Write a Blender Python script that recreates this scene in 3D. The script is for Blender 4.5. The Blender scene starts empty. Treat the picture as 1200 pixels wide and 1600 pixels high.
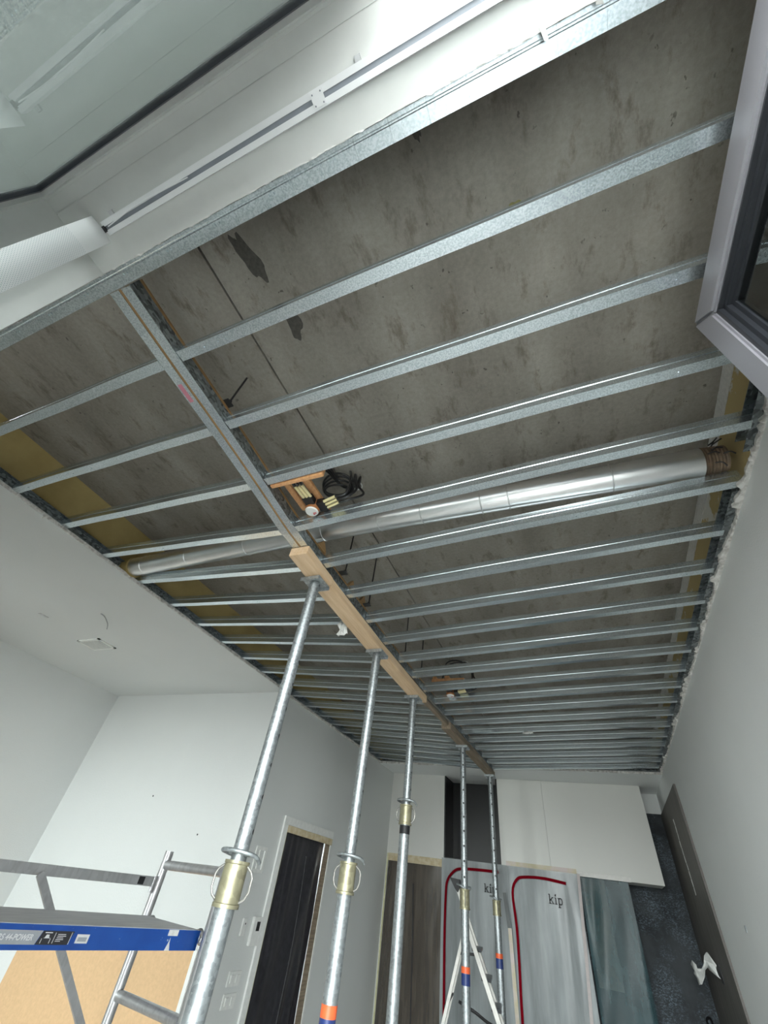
import bpy, math, random
from mathutils import Vector, Matrix
random.seed(7)
C = bpy.context.scene
COL = C.collection
EYE = 1.75                       # eye height above the floor; builders below use heights relative to the eye
# ------------------------------------------------------------------ camera
cd = bpy.data.cameras.new('camera'); cam = bpy.data.objects.new('camera', cd); COL.objects.link(cam); C.camera = cam
cd.sensor_fit = 'VERTICAL'; cd.sensor_height = 36.0; cd.lens = 631.046 * 36 / 1600; cd.clip_start = 0.02; cd.clip_end = 300
ax, ay, az = 2.3281664649614546, -0.11852069951703849, 0.3807761184089841
R = Matrix.Rotation(az, 4, 'Z') @ Matrix.Rotation(ay, 4, 'Y') @ Matrix.Rotation(ax, 4, 'X')
cam.matrix_world = Matrix.Translation((0, 0, EYE)) @ R
# ------------------------------------------------------------------ world and light
w = bpy.data.worlds.new('daylight'); C.world = w; w.use_nodes = True
nt = w.node_tree; nt.nodes.clear()
tc = nt.nodes.new('ShaderNodeTexCoord'); sep = nt.nodes.new('ShaderNodeSeparateXYZ'); rp = nt.nodes.new('ShaderNodeValToRGB')
bg = nt.nodes.new('ShaderNodeBackground'); wo = nt.nodes.new('ShaderNodeOutputWorld')
nt.links.new(tc.outputs['Generated'], sep.inputs[0]); nt.links.new(sep.outputs['Z'], rp.inputs[0])
mp = nt.nodes.new('ShaderNodeMapRange'); mp.inputs[1].default_value = -1; mp.inputs[2].default_value = 1
nt.links.new(sep.outputs['Z'], mp.inputs[0]); nt.links.new(mp.outputs[0], rp.inputs[0])
e = rp.color_ramp.elements
e[0].position = 0.0; e[0].color = (0.17, 0.17, 0.165, 1)
e[1].position = 1.0; e[1].color = (0.80, 0.93, 1.0, 1)
x = rp.color_ramp.elements.new(0.49); x.color = (0.24, 0.245, 0.24, 1)
x = rp.color_ramp.elements.new(0.52); x.color = (1.0, 1.04, 1.04, 1)
nt.links.new(rp.outputs[0], bg.inputs[0]); bg.inputs[1].default_value = 40.0
nt.links.new(bg.outputs[0], wo.inputs[0])
def portal(x0, x1):
    l = bpy.data.lights.new('window_portal', 'AREA'); l.shape = 'RECTANGLE'; l.size = x1 - x0; l.size_y = 3.1
    l.cycles.is_portal = True
    o = bpy.data.objects.new('window_portal', l); COL.objects.link(o)
    o.location = ((x0 + x1) / 2, -0.32, EYE - 0.18); o.rotation_euler = (math.radians(90), 0, math.radians(0))
    # area lights shine along local -Z: rotate so that it points into the room (+Y)
    o.rotation_euler = (math.radians(90), 0, 0)
portal(-1.187, 0.60); portal(-4.6, -3.3)
C.view_settings.view_transform = 'Standard'; C.view_settings.look = 'None'; C.view_settings.gamma = 1.0
C.view_settings.use_curve_mapping = False; C.view_settings.exposure = -0.08
C.cycles.use_denoising = True; C.cycles.max_bounces = 12; C.cycles.diffuse_bounces = 8; C.cycles.transparent_max_bounces = 16
C.cycles.sample_clamp_indirect = 6.0; C.cycles.caustics_reflective = False; C.cycles.caustics_refractive = False
# ------------------------------------------------------------------ materials
def newmat(name):
    m = bpy.data.materials.new(name); m.use_nodes = True
    t = m.node_tree; t.nodes.clear()
    out = t.nodes.new('ShaderNodeOutputMaterial'); b = t.nodes.new('ShaderNodeBsdfPrincipled')
    t.links.new(b.outputs[0], out.inputs[0])
    return m, t, b, out
def N(t, kind, **kw):
    n = t.nodes.new(kind)
    for k, v in kw.items():
        if k.startswith('i_'): n.inputs[k[2:].replace('_', ' ')].default_value = v
        else: setattr(n, k, v)
    return n
def coords(t, scale=(1, 1, 1)):
    c = N(t, 'ShaderNodeTexCoord'); m = N(t, 'ShaderNodeMapping'); m.inputs['Scale'].default_value = scale
    t.links.new(c.outputs['Object'], m.inputs[0]); return m.outputs[0]
def ramp(t, src, stops):
    r = N(t, 'ShaderNodeValToRGB'); el = r.color_ramp.elements
    el[0].position, el[0].color = stops[0][0], (*stops[0][1], 1)
    el[1].position, el[1].color = stops[-1][0], (*stops[-1][1], 1)
    for p, c in stops[1:-1]:
        q = el.new(p); q.color = (*c, 1)
    t.links.new(src, r.inputs[0]); return r.outputs[0]
def mixc(t, f, a, b, mode='MIX'):
    m = N(t, 'ShaderNodeMix', data_type='RGBA', blend_type=mode)
    if isinstance(f, (int, float)): m.inputs[0].default_value = f
    else: t.links.new(f, m.inputs[0])
    for s, v in ((6, a), (7, b)):
        if isinstance(v, tuple): m.inputs[s].default_value = (*v, 1)
        else: t.links.new(v, m.inputs[s])
    return m.outputs[2]
def noise(t, co, scale, detail=4, rough=.55):
    n = N(t, 'ShaderNodeTexNoise'); n.inputs['Scale'].default_value = scale; n.inputs['Detail'].default_value = detail
    n.inputs['Roughness'].default_value = rough; t.links.new(co, n.inputs['Vector']); return n.outputs[0]
def bump(t, b, src, strength, dist=0.002):
    n = N(t, 'ShaderNodeBump'); n.inputs['Strength'].default_value = strength; n.inputs['Distance'].default_value = dist
    t.links.new(src, n.inputs['Height']); t.links.new(n.outputs[0], b.inputs['Normal'])
MATS = {}
def plain(name, col, rough=.6, metal=0.0, var=.06, scale=30, bmp=0.0, spec=.5):
    """a paint, plastic or fabric with slight procedural variation"""
    if name in MATS: return MATS[name]
    m, t, b, o = newmat(name); co = coords(t)
    n = noise(t, co, scale)
    lo = tuple(max(0, c * (1 - var)) for c in col); hi = tuple(min(1, c * (1 + var)) for c in col)
    t.links.new(ramp(t, n, [(.3, lo), (.7, hi)]), b.inputs['Base Color'])
    b.inputs['Roughness'].default_value = rough; b.inputs['Metallic'].default_value = metal
    b.inputs['Specular IOR Level'].default_value = spec
    if bmp: bump(t, b, noise(t, co, scale * 8, 2), bmp)
    MATS[name] = m; return m
def mat_concrete():
    m, t, b, o = newmat('cast_concrete')
    co = coords(t); cs = coords(t, (1.0, 0.28, 1.0)); cx = coords(t, (2.2, .9, 1))
    base = ramp(t, noise(t, cs, 2.6, 6, .6), [(.3, (.200, .181, .152)), (.5, (.27, .250, .217)), (.72, (.37, .347, .306))])
    fine = ramp(t, noise(t, co, 55, 6, .7), [(.3, (.78, .78, .78)), (.7, (1.12, 1.12, 1.12))])
    c1 = mixc(t, .75, base, fine, 'MULTIPLY')
    # brown damp blotches, stretched along the formwork
    blot = ramp(t, noise(t, cx, 5.5, 8, .72), [(.54, (0, 0, 0)), (.66, (1, 1, 1))])
    c2 = mixc(t, N_scale(t, blot, .62), c1, (.10, .074, .050))
    # small pits
    pit = ramp(t, noise(t, coords(t, (1.0, .8, 1)), 31, 3, .6), [(.66, (0, 0, 0)), (.70, (1, 1, 1))])
    gate = ramp(t, noise(t, co, 6, 3), [(.46, (0, 0, 0)), (.56, (1, 1, 1))])
    pm = mixc(t, 1.0, pit, gate, 'MULTIPLY')
    c3 = mixc(t, N_scale(t, pm, .75), c2, (.05, .042, .034))
    # pale efflorescence
    eff = ramp(t, noise(t, co, 9, 9, .75), [(.66, (0, 0, 0)), (.74, (1, 1, 1))])
    c4 = mixc(t, N_scale(t, eff, .35), c3, (.34, .32, .28))
    t.links.new(c4, b.inputs['Base Color']); b.inputs['Roughness'].default_value = .8
    bump(t, b, noise(t, co, 40, 8, .7), .5, .004)
    return m
def N_scale(t, src, k):
    n = N(t, 'ShaderNodeMath', operation='MULTIPLY'); t.links.new(src, n.inputs[0]); n.inputs[1].default_value = k; return n.outputs[0]
def mat_galv(name, lo=.42, hi=.72, rough=.38, scale=170, tint=(.93, 1.0, 1.03), stretch=(1, 1, 1), metal=.85, rv=.012, big_lo=.9):
    m, t, b, o = newmat(name); co = coords(t, stretch)
    v = N(t, 'ShaderNodeTexVoronoi'); v.inputs['Scale'].default_value = scale; t.links.new(co, v.inputs['Vector'])
    s = N(t, 'ShaderNodeSeparateColor'); t.links.new(v.outputs['Color'], s.inputs[0])
    c = ramp(t, s.outputs[0], [(0, tuple(lo * k for k in tint)), (1, tuple(hi * k for k in tint))])
    big = ramp(t, noise(t, coords(t, (.35, 1, 1)), 9, 4), [(.35, (big_lo,) * 3), (.65, (1.04, 1.04, 1.04))])
    t.links.new(mixc(t, 1.0, c, big, 'MULTIPLY'), b.inputs['Base Color'])
    b.inputs['Metallic'].default_value = metal
    t.links.new(ramp(t, s.outputs[1], [(0, (rough - rv,) * 3), (1, (rough + rv,) * 3)]), b.inputs['Roughness'])
    return m
def mat_joist():
    m, t, b, o = newmat('galvanised_steel'); co = coords(t)
    c = ramp(t, noise(t, co, 210, 2, .5), [(.38, (.56, .64, .68)), (.60, (.84, .92, .96))])
    big = ramp(t, noise(t, coords(t, (.35, 1, 1)), 7, 3), [(.35, (.92,) * 3), (.65, (1.03,) * 3)])
    t.links.new(mixc(t, 1.0, c, big, 'MULTIPLY'), b.inputs['Base Color'])
    b.inputs['Metallic'].default_value = .93; b.inputs['Roughness'].default_value = .27
    return m
def mat_wall(name, col, streak=0.0, stip=.35):
    m, t, b, o = newmat(name); co = coords(t)
    c = ramp(t, noise(t, co, 1.3, 4), [(.3, tuple(k * .965 for k in col)), (.7, col)])
    if streak:
        s = ramp(t, noise(t, coords(t, (6, 6, .5)), 2, 5), [(.5, (1, 1, 1)), (.75, (1 - streak,) * 3)])
        c = mixc(t, 1.0, c, s, 'MULTIPLY')
    t.links.new(c, b.inputs['Base Color']); b.inputs['Roughness'].default_value = .75
    bump(t, b, noise(t, co, 130, 3, .6), stip, .003)
    return m
def mat_wood(name, a, b_, axis='Y', scale=7, rough=.6):
    m, t, b, o = newmat(name)
    st = {'X': (.6, 9, 9), 'Y': (9, .6, 9), 'Z': (9, 9, .6)}[axis]
    co = coords(t, st); n = noise(t, co, scale, 6, .65)
    c = ramp(t, n, [(.32, a), (.68, b_)])
    k = N(t, 'ShaderNodeTexVoronoi'); k.inputs['Scale'].default_value = 3.2; t.links.new(coords(t, (1, .8, 1)), k.inputs['Vector'])
    kn = ramp(t, k.outputs['Distance'], [(.03, (1, 1, 1)), (.07, (0, 0, 0))])
    t.links.new(mixc(t, N_scale(t, kn, .5), c, tuple(v * .45 for v in a)), b.inputs['Base Color'])
    b.inputs['Roughness'].default_value = rough; bump(t, b, n, .2, .001)
    return m
def mat_masked(name, a, b_, scale, p0, p1, stretch=(1, 1, 1), rough=.7, detail=6):
    m, t, b, o = newmat(name)
    n = noise(t, coords(t, stretch), scale, detail, .6)
    t.links.new(ramp(t, n, [(p0, a), (p1, b_)]), b.inputs['Base Color']); b.inputs['Roughness'].default_value = rough
    return m
def mat_glass(name, tint, ior, dust=.08):
    m, t, b, o = newmat(name); t.nodes.remove(b)
    tr = N(t, 'ShaderNodeBsdfTransparent'); tr.inputs[0].default_value = (*tint, 1)
    gl = N(t, 'ShaderNodeBsdfGlossy'); gl.inputs['Roughness'].default_value = .015; gl.inputs[0].default_value = (.93, .97, .96, 1)
    fr = N(t, 'ShaderNodeFresnel'); fr.inputs[0].default_value = ior
    mx = N(t, 'ShaderNodeMixShader'); t.links.new(fr.outputs[0], mx.inputs[0]); t.links.new(tr.outputs[0], mx.inputs[1]); t.links.new(gl.outputs[0], mx.inputs[2])
    di = N(t, 'ShaderNodeBsdfDiffuse'); di.inputs[0].default_value = (.75, .77, .75, 1)
    co = coords(t)
    d = ramp(t, noise(t, co, 260, 3, .8), [(.5, (dust, dust, dust)), (.72, (dust * 4, dust * 4, dust * 4))])
    m2 = N(t, 'ShaderNodeMixShader'); t.links.new(d, m2.inputs[0]); t.links.new(mx.outputs[0], m2.inputs[1]); t.links.new(di.outputs[0], m2.inputs[2])
    t.links.new(m2.outputs[0], o.inputs[0]); return m
def mat_film(name, col, alpha, rough=.25, streak=(14, 14, .6)):
    """thin plastic sheeting"""
    m, t, b, o = newmat(name)
    n = noise(t, coords(t, streak), 1.6, 5, .6)
    t.links.new(ramp(t, n, [(.3, tuple(c * .75 for c in col)), (.7, tuple(min(1, c * 1.3) for c in col))]), b.inputs['Base Color'])
    b.inputs['Roughness'].default_value = rough
    tr = N(t, 'ShaderNodeBsdfTransparent'); mx = N(t, 'ShaderNodeMixShader')
    t.links.new(ramp(t, n, [(.3, (alpha - .12,) * 3), (.7, (alpha + .1,) * 3)]), mx.inputs[0])
    t.links.new(tr.outputs[0], mx.inputs[1]); t.links.new(b.outputs[0], mx.inputs[2]); t.links.new(mx.outputs[0], o.inputs[0])
    return m
def mat_pintube():
    """galvanised prop tube with a drilled pin hole every 11 cm on two sides"""
    m = mat_galv('drilled_galvanised_tube', .30, .52, .48, 100); t = m.node_tree
    b = [n for n in t.nodes if n.type == 'BSDF_PRINCIPLED'][0]
    c = N(t, 'ShaderNodeTexCoord'); s = N(t, 'ShaderNodeSeparateXYZ'); t.links.new(c.outputs['Object'], s.inputs[0])
    def mth(op, a, b2=None):
        n = N(t, 'ShaderNodeMath', operation=op)
        for i, v in enumerate((a, b2)):
            if v is None: continue
            if isinstance(v, (int, float)): n.inputs[i].default_value = v
            else: t.links.new(v, n.inputs[i])
        return n.outputs[0]
    fz = mth('MULTIPLY', mth('SUBTRACT', mth('FRACT', mth('DIVIDE', mth('ADD', s.outputs['Z'], 10.0), .11)), .5), .11)
    d = mth('SQRT', mth('ADD', mth('MULTIPLY', fz, fz), mth('MULTIPLY', s.outputs['Y'], s.outputs['Y'])))
    hole = mth('LESS_THAN', d, .0085)
    old = b.inputs['Base Color'].links[0].from_socket
    t.links.new(mixc(t, hole, old, (.006, .006, .006)), b.inputs['Base Color'])
    t.links.new(mth('MULTIPLY', mth('SUBTRACT', 1.0, hole), .85), b.inputs['Metallic'])
    return m
def mat_perforated():
    m, t, b, o = newmat('perforated_white_vane')
    c = N(t, 'ShaderNodeTexCoord'); s = N(t, 'ShaderNodeSeparateXYZ'); t.links.new(c.outputs['Object'], s.inputs[0])
    def mth(op, a, b2=None):
        n = N(t, 'ShaderNodeMath', operation=op)
        for i, v in enumerate((a, b2)):
            if v is None: continue
            if isinstance(v, (int, float)): n.inputs[i].default_value = v
            else: t.links.new(v, n.inputs[i])
        return n.outputs[0]
    p = .0052
    row = mth('FLOOR', mth('DIVIDE', s.outputs['Z'], p))
    off = mth('MULTIPLY', mth('MODULO', row, 2.0), .5)
    fy = mth('SUBTRACT', mth('FRACT', mth('ADD', mth('DIVIDE', mth('ADD', s.outputs['Y'], 5), p), off)), .5)
    fz = mth('SUBTRACT', mth('FRACT', mth('DIVIDE', mth('ADD', s.outputs['Z'], 20 * p * 50), p)), .5)
    d = mth('SQRT', mth('ADD', mth('MULTIPLY', fy, fy), mth('MULTIPLY', fz, fz)))
    h = mth('MULTIPLY', mth('LESS_THAN', d, .24), mth('LESS_THAN', s.outputs['Z'], -.12))
    t.links.new(mixc(t, h, (.80, .82, .82), (.5, .56, .58)), b.inputs['Base Color'])
    b.inputs['Roughness'].default_value = .45
    return m
def mat_scuffed_blue():
    m, t, b, o = newmat('scuffed_blue_paint'); co = coords(t)
    base = ramp(t, noise(t, co, 6), [(.35, (.008, .06, .30)), (.65, (.014, .085, .38))])
    sc_ = ramp(t, noise(t, coords(t, (1, 1, 1.6)), 34, 6, .7), [(.67, (0, 0, 0)), (.70, (1, 1, 1))])
    t.links.new(mixc(t, sc_, base, (.55, .60, .66)), b.inputs['Base Color']); b.inputs['Roughness'].default_value = .35
    return m
def mat_weave():
    m, t, b, o = newmat('patterned_blue_grey_wallcovering'); co = coords(t)
    base = ramp(t, noise(t, co, 3.5, 5), [(.35, (.022, .026, .030)), (.65, (.055, .062, .068))])
    fine = noise(t, coords(t, (1, 1, 2.2)), 60, 3, .7); patch = ramp(t, noise(t, co, 4.2, 6, .65), [(.44, (.0, .0, .0)), (.62, (1, 1, 1))])
    dash = ramp(t, fine, [(.5, (0, 0, 0)), (.6, (1, 1, 1))])
    f = mixc(t, 1.0, patch, dash, 'MULTIPLY')
    t.links.new(mixc(t, N_scale(t, f, .75), base, (.16, .21, .25)), b.inputs['Base Color']); b.inputs['Roughness'].default_value = .85
    return m
M = dict(
    concrete=mat_concrete(),
    galv=mat_joist(),
    galvdull=mat_galv('mottled_galvanised_steel', .10, .40, .45, 75, (.9, 1, 1.03), (1, .8, 1.3)),
    galvtube=mat_galv('galvanised_tube', .34, .54, .50, 90),
    pintube=mat_pintube(),
    alu=mat_galv('scuffed_aluminium_tube', .56, .66, .42, 60, (1, 1, 1.02), (1, 1, .3)),
    duct=mat_galv('polished_duct_metal', .90, .92, .33, 30, (1, 1, 1), metal=1.0),
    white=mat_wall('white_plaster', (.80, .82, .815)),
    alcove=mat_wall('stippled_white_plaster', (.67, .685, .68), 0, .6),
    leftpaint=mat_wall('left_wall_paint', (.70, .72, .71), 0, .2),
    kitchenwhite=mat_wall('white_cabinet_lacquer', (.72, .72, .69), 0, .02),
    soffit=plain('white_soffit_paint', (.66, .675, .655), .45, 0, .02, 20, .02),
    railwhite=plain('white_rail_enamel', (.83, .85, .86), .35, 0, .01),
    railgroove=plain('grey_rail_groove', (.22, .24, .27), .5),
    black=plain('matt_black', (.012, .012, .014), .55),
    rubber=plain('black_rubber_seal', (.01, .012, .018), .35),
    blackfilm=plain('black_polythene', (.02, .019, .024), .32, 0, .5, 25, 0),
    dark=plain('dark_void', (.03, .03, .03), .9),
    sash=plain('grey_window_lacquer', (.23, .23, .25), .34, .15, .02, 300, .03),
    sashblack=plain('black_glazing_bead', (.02, .022, .026), .3),
    timber=mat_wood('fresh_spruce', (.62, .42, .24), (.76, .57, .38)),
    oldtimber=mat_wood('weathered_timber', (.16, .12, .08), (.33, .26, .19)),
    brown=mat_wood('brown_timber_core', (.26, .15, .06), (.42, .26, .12)),
    batten=mat_wood('orange_batten', (.55, .27, .12), (.74, .42, .2), 'Z'),
    yellow=mat_masked('yellow_backing_board', (.36, .27, .10), (.46, .36, .15), 2.5, .35, .65),
    yellowtorn=mat_masked('torn_yellow_board', (.50, .40, .19), (.66, .66, .62), 3.2, .54, .56, (1, 1.3, 1.6)),
    cream=plain('cream_plastic', (.72, .64, .36), .4),
    cable=plain('black_cable', (.012, .012, .013), .4),
    redcap=plain('red_plastic', (.55, .03, .04), .4),
    whitep=plain('white_plastic', (.78, .79, .77), .4),
    paper=plain('torn_white_paper', (.74, .74, .72), .85, 0, .1, 60),
    gypsum=mat_masked('broken_gypsum', (.45, .43, .40), (.80, .79, .76), 40, .35, .6),
    collar=mat_galv('yellow_chromate_steel', .27, .40, .45, 40, (1.0, .93, .62), metal=.6),
    blue=mat_scuffed_blue(),
    deck=mat_masked('worn_grey_plywood', (.62, .62, .66), (.86, .86, .88), 4, .3, .7, (14, 1.2, 1), .6),
    orange=plain('orange_band', (.80, .13, .04), .4),
    navy=plain('navy_band', (.02, .04, .16), .4),
    tan=plain('tan_fibreboard', (.62, .41, .23), .75, 0, .06, 50, .1),
    tape=mat_masked('masking_tape', (.56, .46, .28), (.66, .58, .42), 20, .4, .6),
    yellowtape=mat_masked('pale_yellow_tape', (.58, .56, .33), (.64, .62, .42), 20, .4, .6),
    smudge=mat_masked('smudged_tape', (.55, .50, .34), (.62, .54, .52), 6, .4, .6),
    film=mat_film('clear_dust_film', (.34, .37, .38), .72, .3, (3, 3, .35)),
    greenfilm=mat_film('green_dust_film', (.04, .085, .095), .74, .42, (4, 4, 1.5)),
    brownfilm=mat_film('brown_dust_film', (.10, .085, .07), .85, .25, (8, 8, .8)),
    red=plain('red_zip', (.16, .0, .006), .85, 0, .06, 30, 0, .1),
    ink=plain('black_print', (.015, .015, .018), .6),
    backsplash=mat_weave(),
    panel=mat_wood('dark_brown_panel', (.085, .078, .07), (.16, .148, .135), 'Z', 3),
    glass=mat_glass('window_glass', (.95, .97, .96), 2.0, .045),
    sashglass=mat_glass('green_sash_glass', (.62, .88, .82), 2.1, .0),
    floor=plain('pale_screed_floor', (.72, .70, .67), .7, 0, .1, 2),
    outside=plain('exterior_render', (.44, .44, .42), .8, 0, .05, 12),
    addedslab=mat_masked('brown_added_slab', (.34, .30, .27), (.44, .40, .37), 30, .4, .6, (1, 5, 1)),
    label=plain('grey_label', (.36, .38, .41), .4),
    blacklabel=plain('black_label', (.03, .03, .035), .4),
    mark=plain('white_print', (.72, .73, .73), .6),
    darksteel=plain('dull_steel_wire', (.30, .29, .27), .45, .8),
    slot=plain('black_niche_lacquer', (.006, .006, .007), .35),
)
# ------------------------------------------------------------------ mesh helpers
class MB:
    def __init__(s): s.v = []; s.f = []
    def add(s, vs, fs):
        n = len(s.v); s.v += [Vector(v) for v in vs]; s.f += [[i + n for i in f] for f in fs]; return s
    def box(s, a, b, m=None):
        (x0, y0, z0), (x1, y1, z1) = a, b
        vs = [Vector(p) for p in ((x0, y0, z0), (x1, y0, z0), (x1, y1, z0), (x0, y1, z0), (x0, y0, z1), (x1, y0, z1), (x1, y1, z1), (x0, y1, z1))]
        if m is not None: vs = [m @ v for v in vs]
        return s.add(vs, [(0, 3, 2, 1), (4, 5, 6, 7), (0, 1, 5, 4), (1, 2, 6, 5), (2, 3, 7, 6), (3, 0, 4, 7)])
    def sweep(s, path, prof, up=(0, 0, 1), closed=False):
        """sweep a closed 2D profile (side, up) along a path, horizontal frame kept by 'up'"""
        path = [Vector(p) for p in path]; n = len(path); k = len(prof); vs = []; up = Vector(up)
        for i, p in enumerate(path):
            a = path[max(0, i - 1)]; b = path[min(n - 1, i + 1)]; d = (b - a).normalized()
            sd = d.cross(up)
            if sd.length < 1e-5: sd = d.cross(Vector((1, 0, 0)))
            sd.normalize(); u2 = sd.cross(d).normalized()
            vs += [p + sd * q[0] + u2 * q[1] for q in prof]
        fs = [(i * k + j, i * k + (j + 1) % k, (i + 1) * k + (j + 1) % k, (i + 1) * k + j) for i in range(n - 1) for j in range(k)]
        fs += [tuple(range(k))[::-1], tuple((n - 1) * k + j for j in range(k))]
        return s.add(vs, fs)
    def tube(s, path, r, seg=12, sub=0):
        path = [Vector(p) for p in path]
        if sub: path = smooth(path, sub)
        return s.sweep_rmf(path, r, seg)
    def sweep_rmf(s, path, r, seg):
        n = len(path); vs = []
        d = (path[1] - path[0]).normalized(); ref = Vector((0, 0, 1)) if abs(d.z) < .9 else Vector((1, 0, 0))
        x = d.cross(ref).normalized()
        for i, p in enumerate(path):
            a = path[max(0, i - 1)]; b = path[min(n - 1, i + 1)]; d = (b - a).normalized()
            x = (x - d * x.dot(d)).normalized(); y = d.cross(x)
            rr = r[i] if isinstance(r, (list, tuple)) else r
            vs += [p + x * (rr * math.cos(2 * math.pi * j / seg)) + y * (rr * math.sin(2 * math.pi * j / seg)) for j in range(seg)]
        fs = [(i * seg + j, i * seg + (j + 1) % seg, (i + 1) * seg + (j + 1) % seg, (i + 1) * seg + j) for i in range(n - 1) for j in range(seg)]
        fs += [tuple(range(seg))[::-1], tuple((n - 1) * seg + j for j in range(seg))]
        return s.add(vs, fs)
    def poly(s, pts, d):
        """extrude a planar polygon by vector d"""
        pts = [Vector(p) for p in pts]; d = Vector(d); n = len(pts)
        return s.add(pts + [p + d for p in pts], [tuple(range(n))[::-1], tuple(range(n, 2 * n))] + [(i, (i + 1) % n, n + (i + 1) % n, n + i) for i in range(n)])
    def build(s, name, mat, parent=None, origin=None, sm=False, bevel=0.0):
        if parent is not None: org = parent_origin(parent)
        else:
            if origin is None:
                xs = [v.x for v in s.v]; ys = [v.y for v in s.v]; zs = [v.z for v in s.v]
                origin = ((min(xs) + max(xs)) / 2, (min(ys) + max(ys)) / 2, min(zs))
            org = Vector(origin)
        me = bpy.data.meshes.new(name); me.from_pydata([v - org for v in s.v], [], s.f); me.update()
        import bmesh
        bm = bmesh.new(); bm.from_mesh(me); bmesh.ops.recalc_face_normals(bm, faces=bm.faces)
        if bevel: bmesh.ops.bevel(bm, geom=[e for e in bm.edges if len(e.link_faces) == 2 and e.calc_face_angle(0) > .6], offset=bevel, segments=2, affect='EDGES', clamp_overlap=True)
        bm.to_mesh(me); bm.free()
        if sm:
            for p in me.polygons: p.use_smooth = True
            me.set_sharp_from_angle(angle=math.radians(40))
        me.materials.append(mat)
        o = bpy.data.objects.new(name, me); COL.objects.link(o)
        o['_o'] = list(org)
        if parent is not None: o.parent = parent
        else: o.location = org + Vector((0, 0, EYE))
        return o
def parent_origin(p): return Vector(p['_o'])
def smooth(P, sub):
    out = []
    for i in range(len(P) - 1):
        a = P[max(0, i - 1)]; b = P[i]; c = P[i + 1]; d = P[min(len(P) - 1, i + 2)]
        for k in range(sub):
            t = k / sub
            out.append(.5 * ((2 * b) + (c - a) * t + (2 * a - 5 * b + 4 * c - d) * t * t + (3 * b - a - 3 * c + d) * t ** 3))
    return out + [P[-1]]
def tag(o, label=None, cat=None, group=None, kind=None):
    if label: o['label'] = label
    if cat: o['category'] = cat
    if group: o['group'] = group
    if kind: o['kind'] = kind
    return o
def thing(name, org, label, cat, group=None):
    o = bpy.data.objects.new(name, None); COL.objects.link(o); o.location = Vector(org) + Vector((0, 0, EYE)); o['_o'] = list(org)
    o.empty_display_size = .05
    return tag(o, label, cat, group)
def struct(name, mb, mat, bevel=0): return tag(mb.build(name, mat, bevel=bevel), kind='structure')
def sheet(pts, t=.0016):
    """closed outline of thin folded sheet steel from its centre line"""
    P = [Vector((p[0], p[1], 0)) for p in pts]; L = []; Rr = []
    for i, p in enumerate(P):
        d1 = (P[i] - P[i - 1]).normalized() if i else (P[1] - P[0]).normalized()
        d2 = (P[i + 1] - P[i]).normalized() if i < len(P) - 1 else d1
        n1 = Vector((-d1.y, d1.x, 0)); n2 = Vector((-d2.y, d2.x, 0)); n = n1 + n2
        n = n / max(.3, n.length_squared) * 2 if n.length > 1e-4 else n1
        n = n * .5 * 1.0
        n = n.normalized() * min(2.0, 1 / max(.35, math.cos(n1.angle(n2, 0) / 2)))
        L.append((p.x + n.x * t / 2, p.y + n.y * t / 2)); Rr.append((p.x - n.x * t / 2, p.y - n.y * t / 2))
    return L + Rr[::-1]
ORD = ['first', 'second', 'third', 'fourth', 'fifth', 'sixth', 'seventh', 'eighth', 'ninth', 'tenth', 'eleventh', 'twelfth', 'thirteenth', 'fourteenth', 'fifteenth', 'sixteenth', 'seventeenth', 'eighteenth', 'nineteenth', 'twentieth', 'twenty-first', 'twenty-second']
XL, XR, YB, ZJ, ZS = -2.744, .819, 7.28, 1.40, 1.74       # left wall, right wall, back wall, joist underside, slab
XA, YA, ZF, YJ = -5.166, 3.542, -1.75, 6.24               # alcove wall, alcove end, floor, end of the open ceiling
# ------------------------------------------------------------------ shell
struct('floor', MB().box((XA - .2, -.25, ZF - .2), (XR + .2, YB + .2, ZF)), M['floor'])
struct('ceiling', MB().box((XL - .3, -.3, ZS), (-1.034 - .005, YB + .2, ZS + .2)), M['concrete'])
struct('ceiling', MB().box((-1.034 + .005, -.3, ZS), (XR + .3, YB + .2, ZS + .2)), M['concrete'])
struct('ceiling', MB().box((XL - .3, -.3, ZS + .2), (XR + .3, YB + .2, ZS + .3)), M['dark'])
struct('ceiling', MB().box((XA - .2, -.25, 1.379), (-2.70, YA, 1.405)), M['alcove'])
struct('ceiling', MB().box((XA - .2, -.25, 1.74), (XL - .3, YA + .2, 1.8)), M['dark'])
struct('ceiling', MB().box((XL, YJ, 1.373), (XR, YB, 1.40)), M['white'])
struct('wall_right', MB().box((XR, -.25, ZF), (XR + .15, YB + .1, 1.395)), M['white'])
struct('wall_right', MB().box((XR + .004, -.25, 1.395), (XR + .15, YB + .1, ZS)), M['yellowtorn'])
struct('wall_left', MB().box((XL - .1, -.05, 1.405), (XL, YB, ZS)), M['yellow'])
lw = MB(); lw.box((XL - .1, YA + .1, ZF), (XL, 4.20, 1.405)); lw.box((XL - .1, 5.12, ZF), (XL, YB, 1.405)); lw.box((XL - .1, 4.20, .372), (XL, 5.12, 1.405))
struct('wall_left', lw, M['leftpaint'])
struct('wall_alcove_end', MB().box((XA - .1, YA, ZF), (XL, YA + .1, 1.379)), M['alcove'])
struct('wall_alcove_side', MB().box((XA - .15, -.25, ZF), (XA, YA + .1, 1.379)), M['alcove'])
struct('wall_back', MB().box((XL - .1, YB, ZF), (XR + .15, YB + .12, 1.16)), M['backsplash'])
struct('wall_back', MB().box((XL - .1, YB, 1.16), (XR + .15, YB + .12, ZS)), M['white'])
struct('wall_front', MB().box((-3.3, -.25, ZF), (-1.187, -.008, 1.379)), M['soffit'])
struct('wall_front', MB().box((.62, -.25, ZF), (XR, -.008, 1.379)), M['white'])
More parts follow.
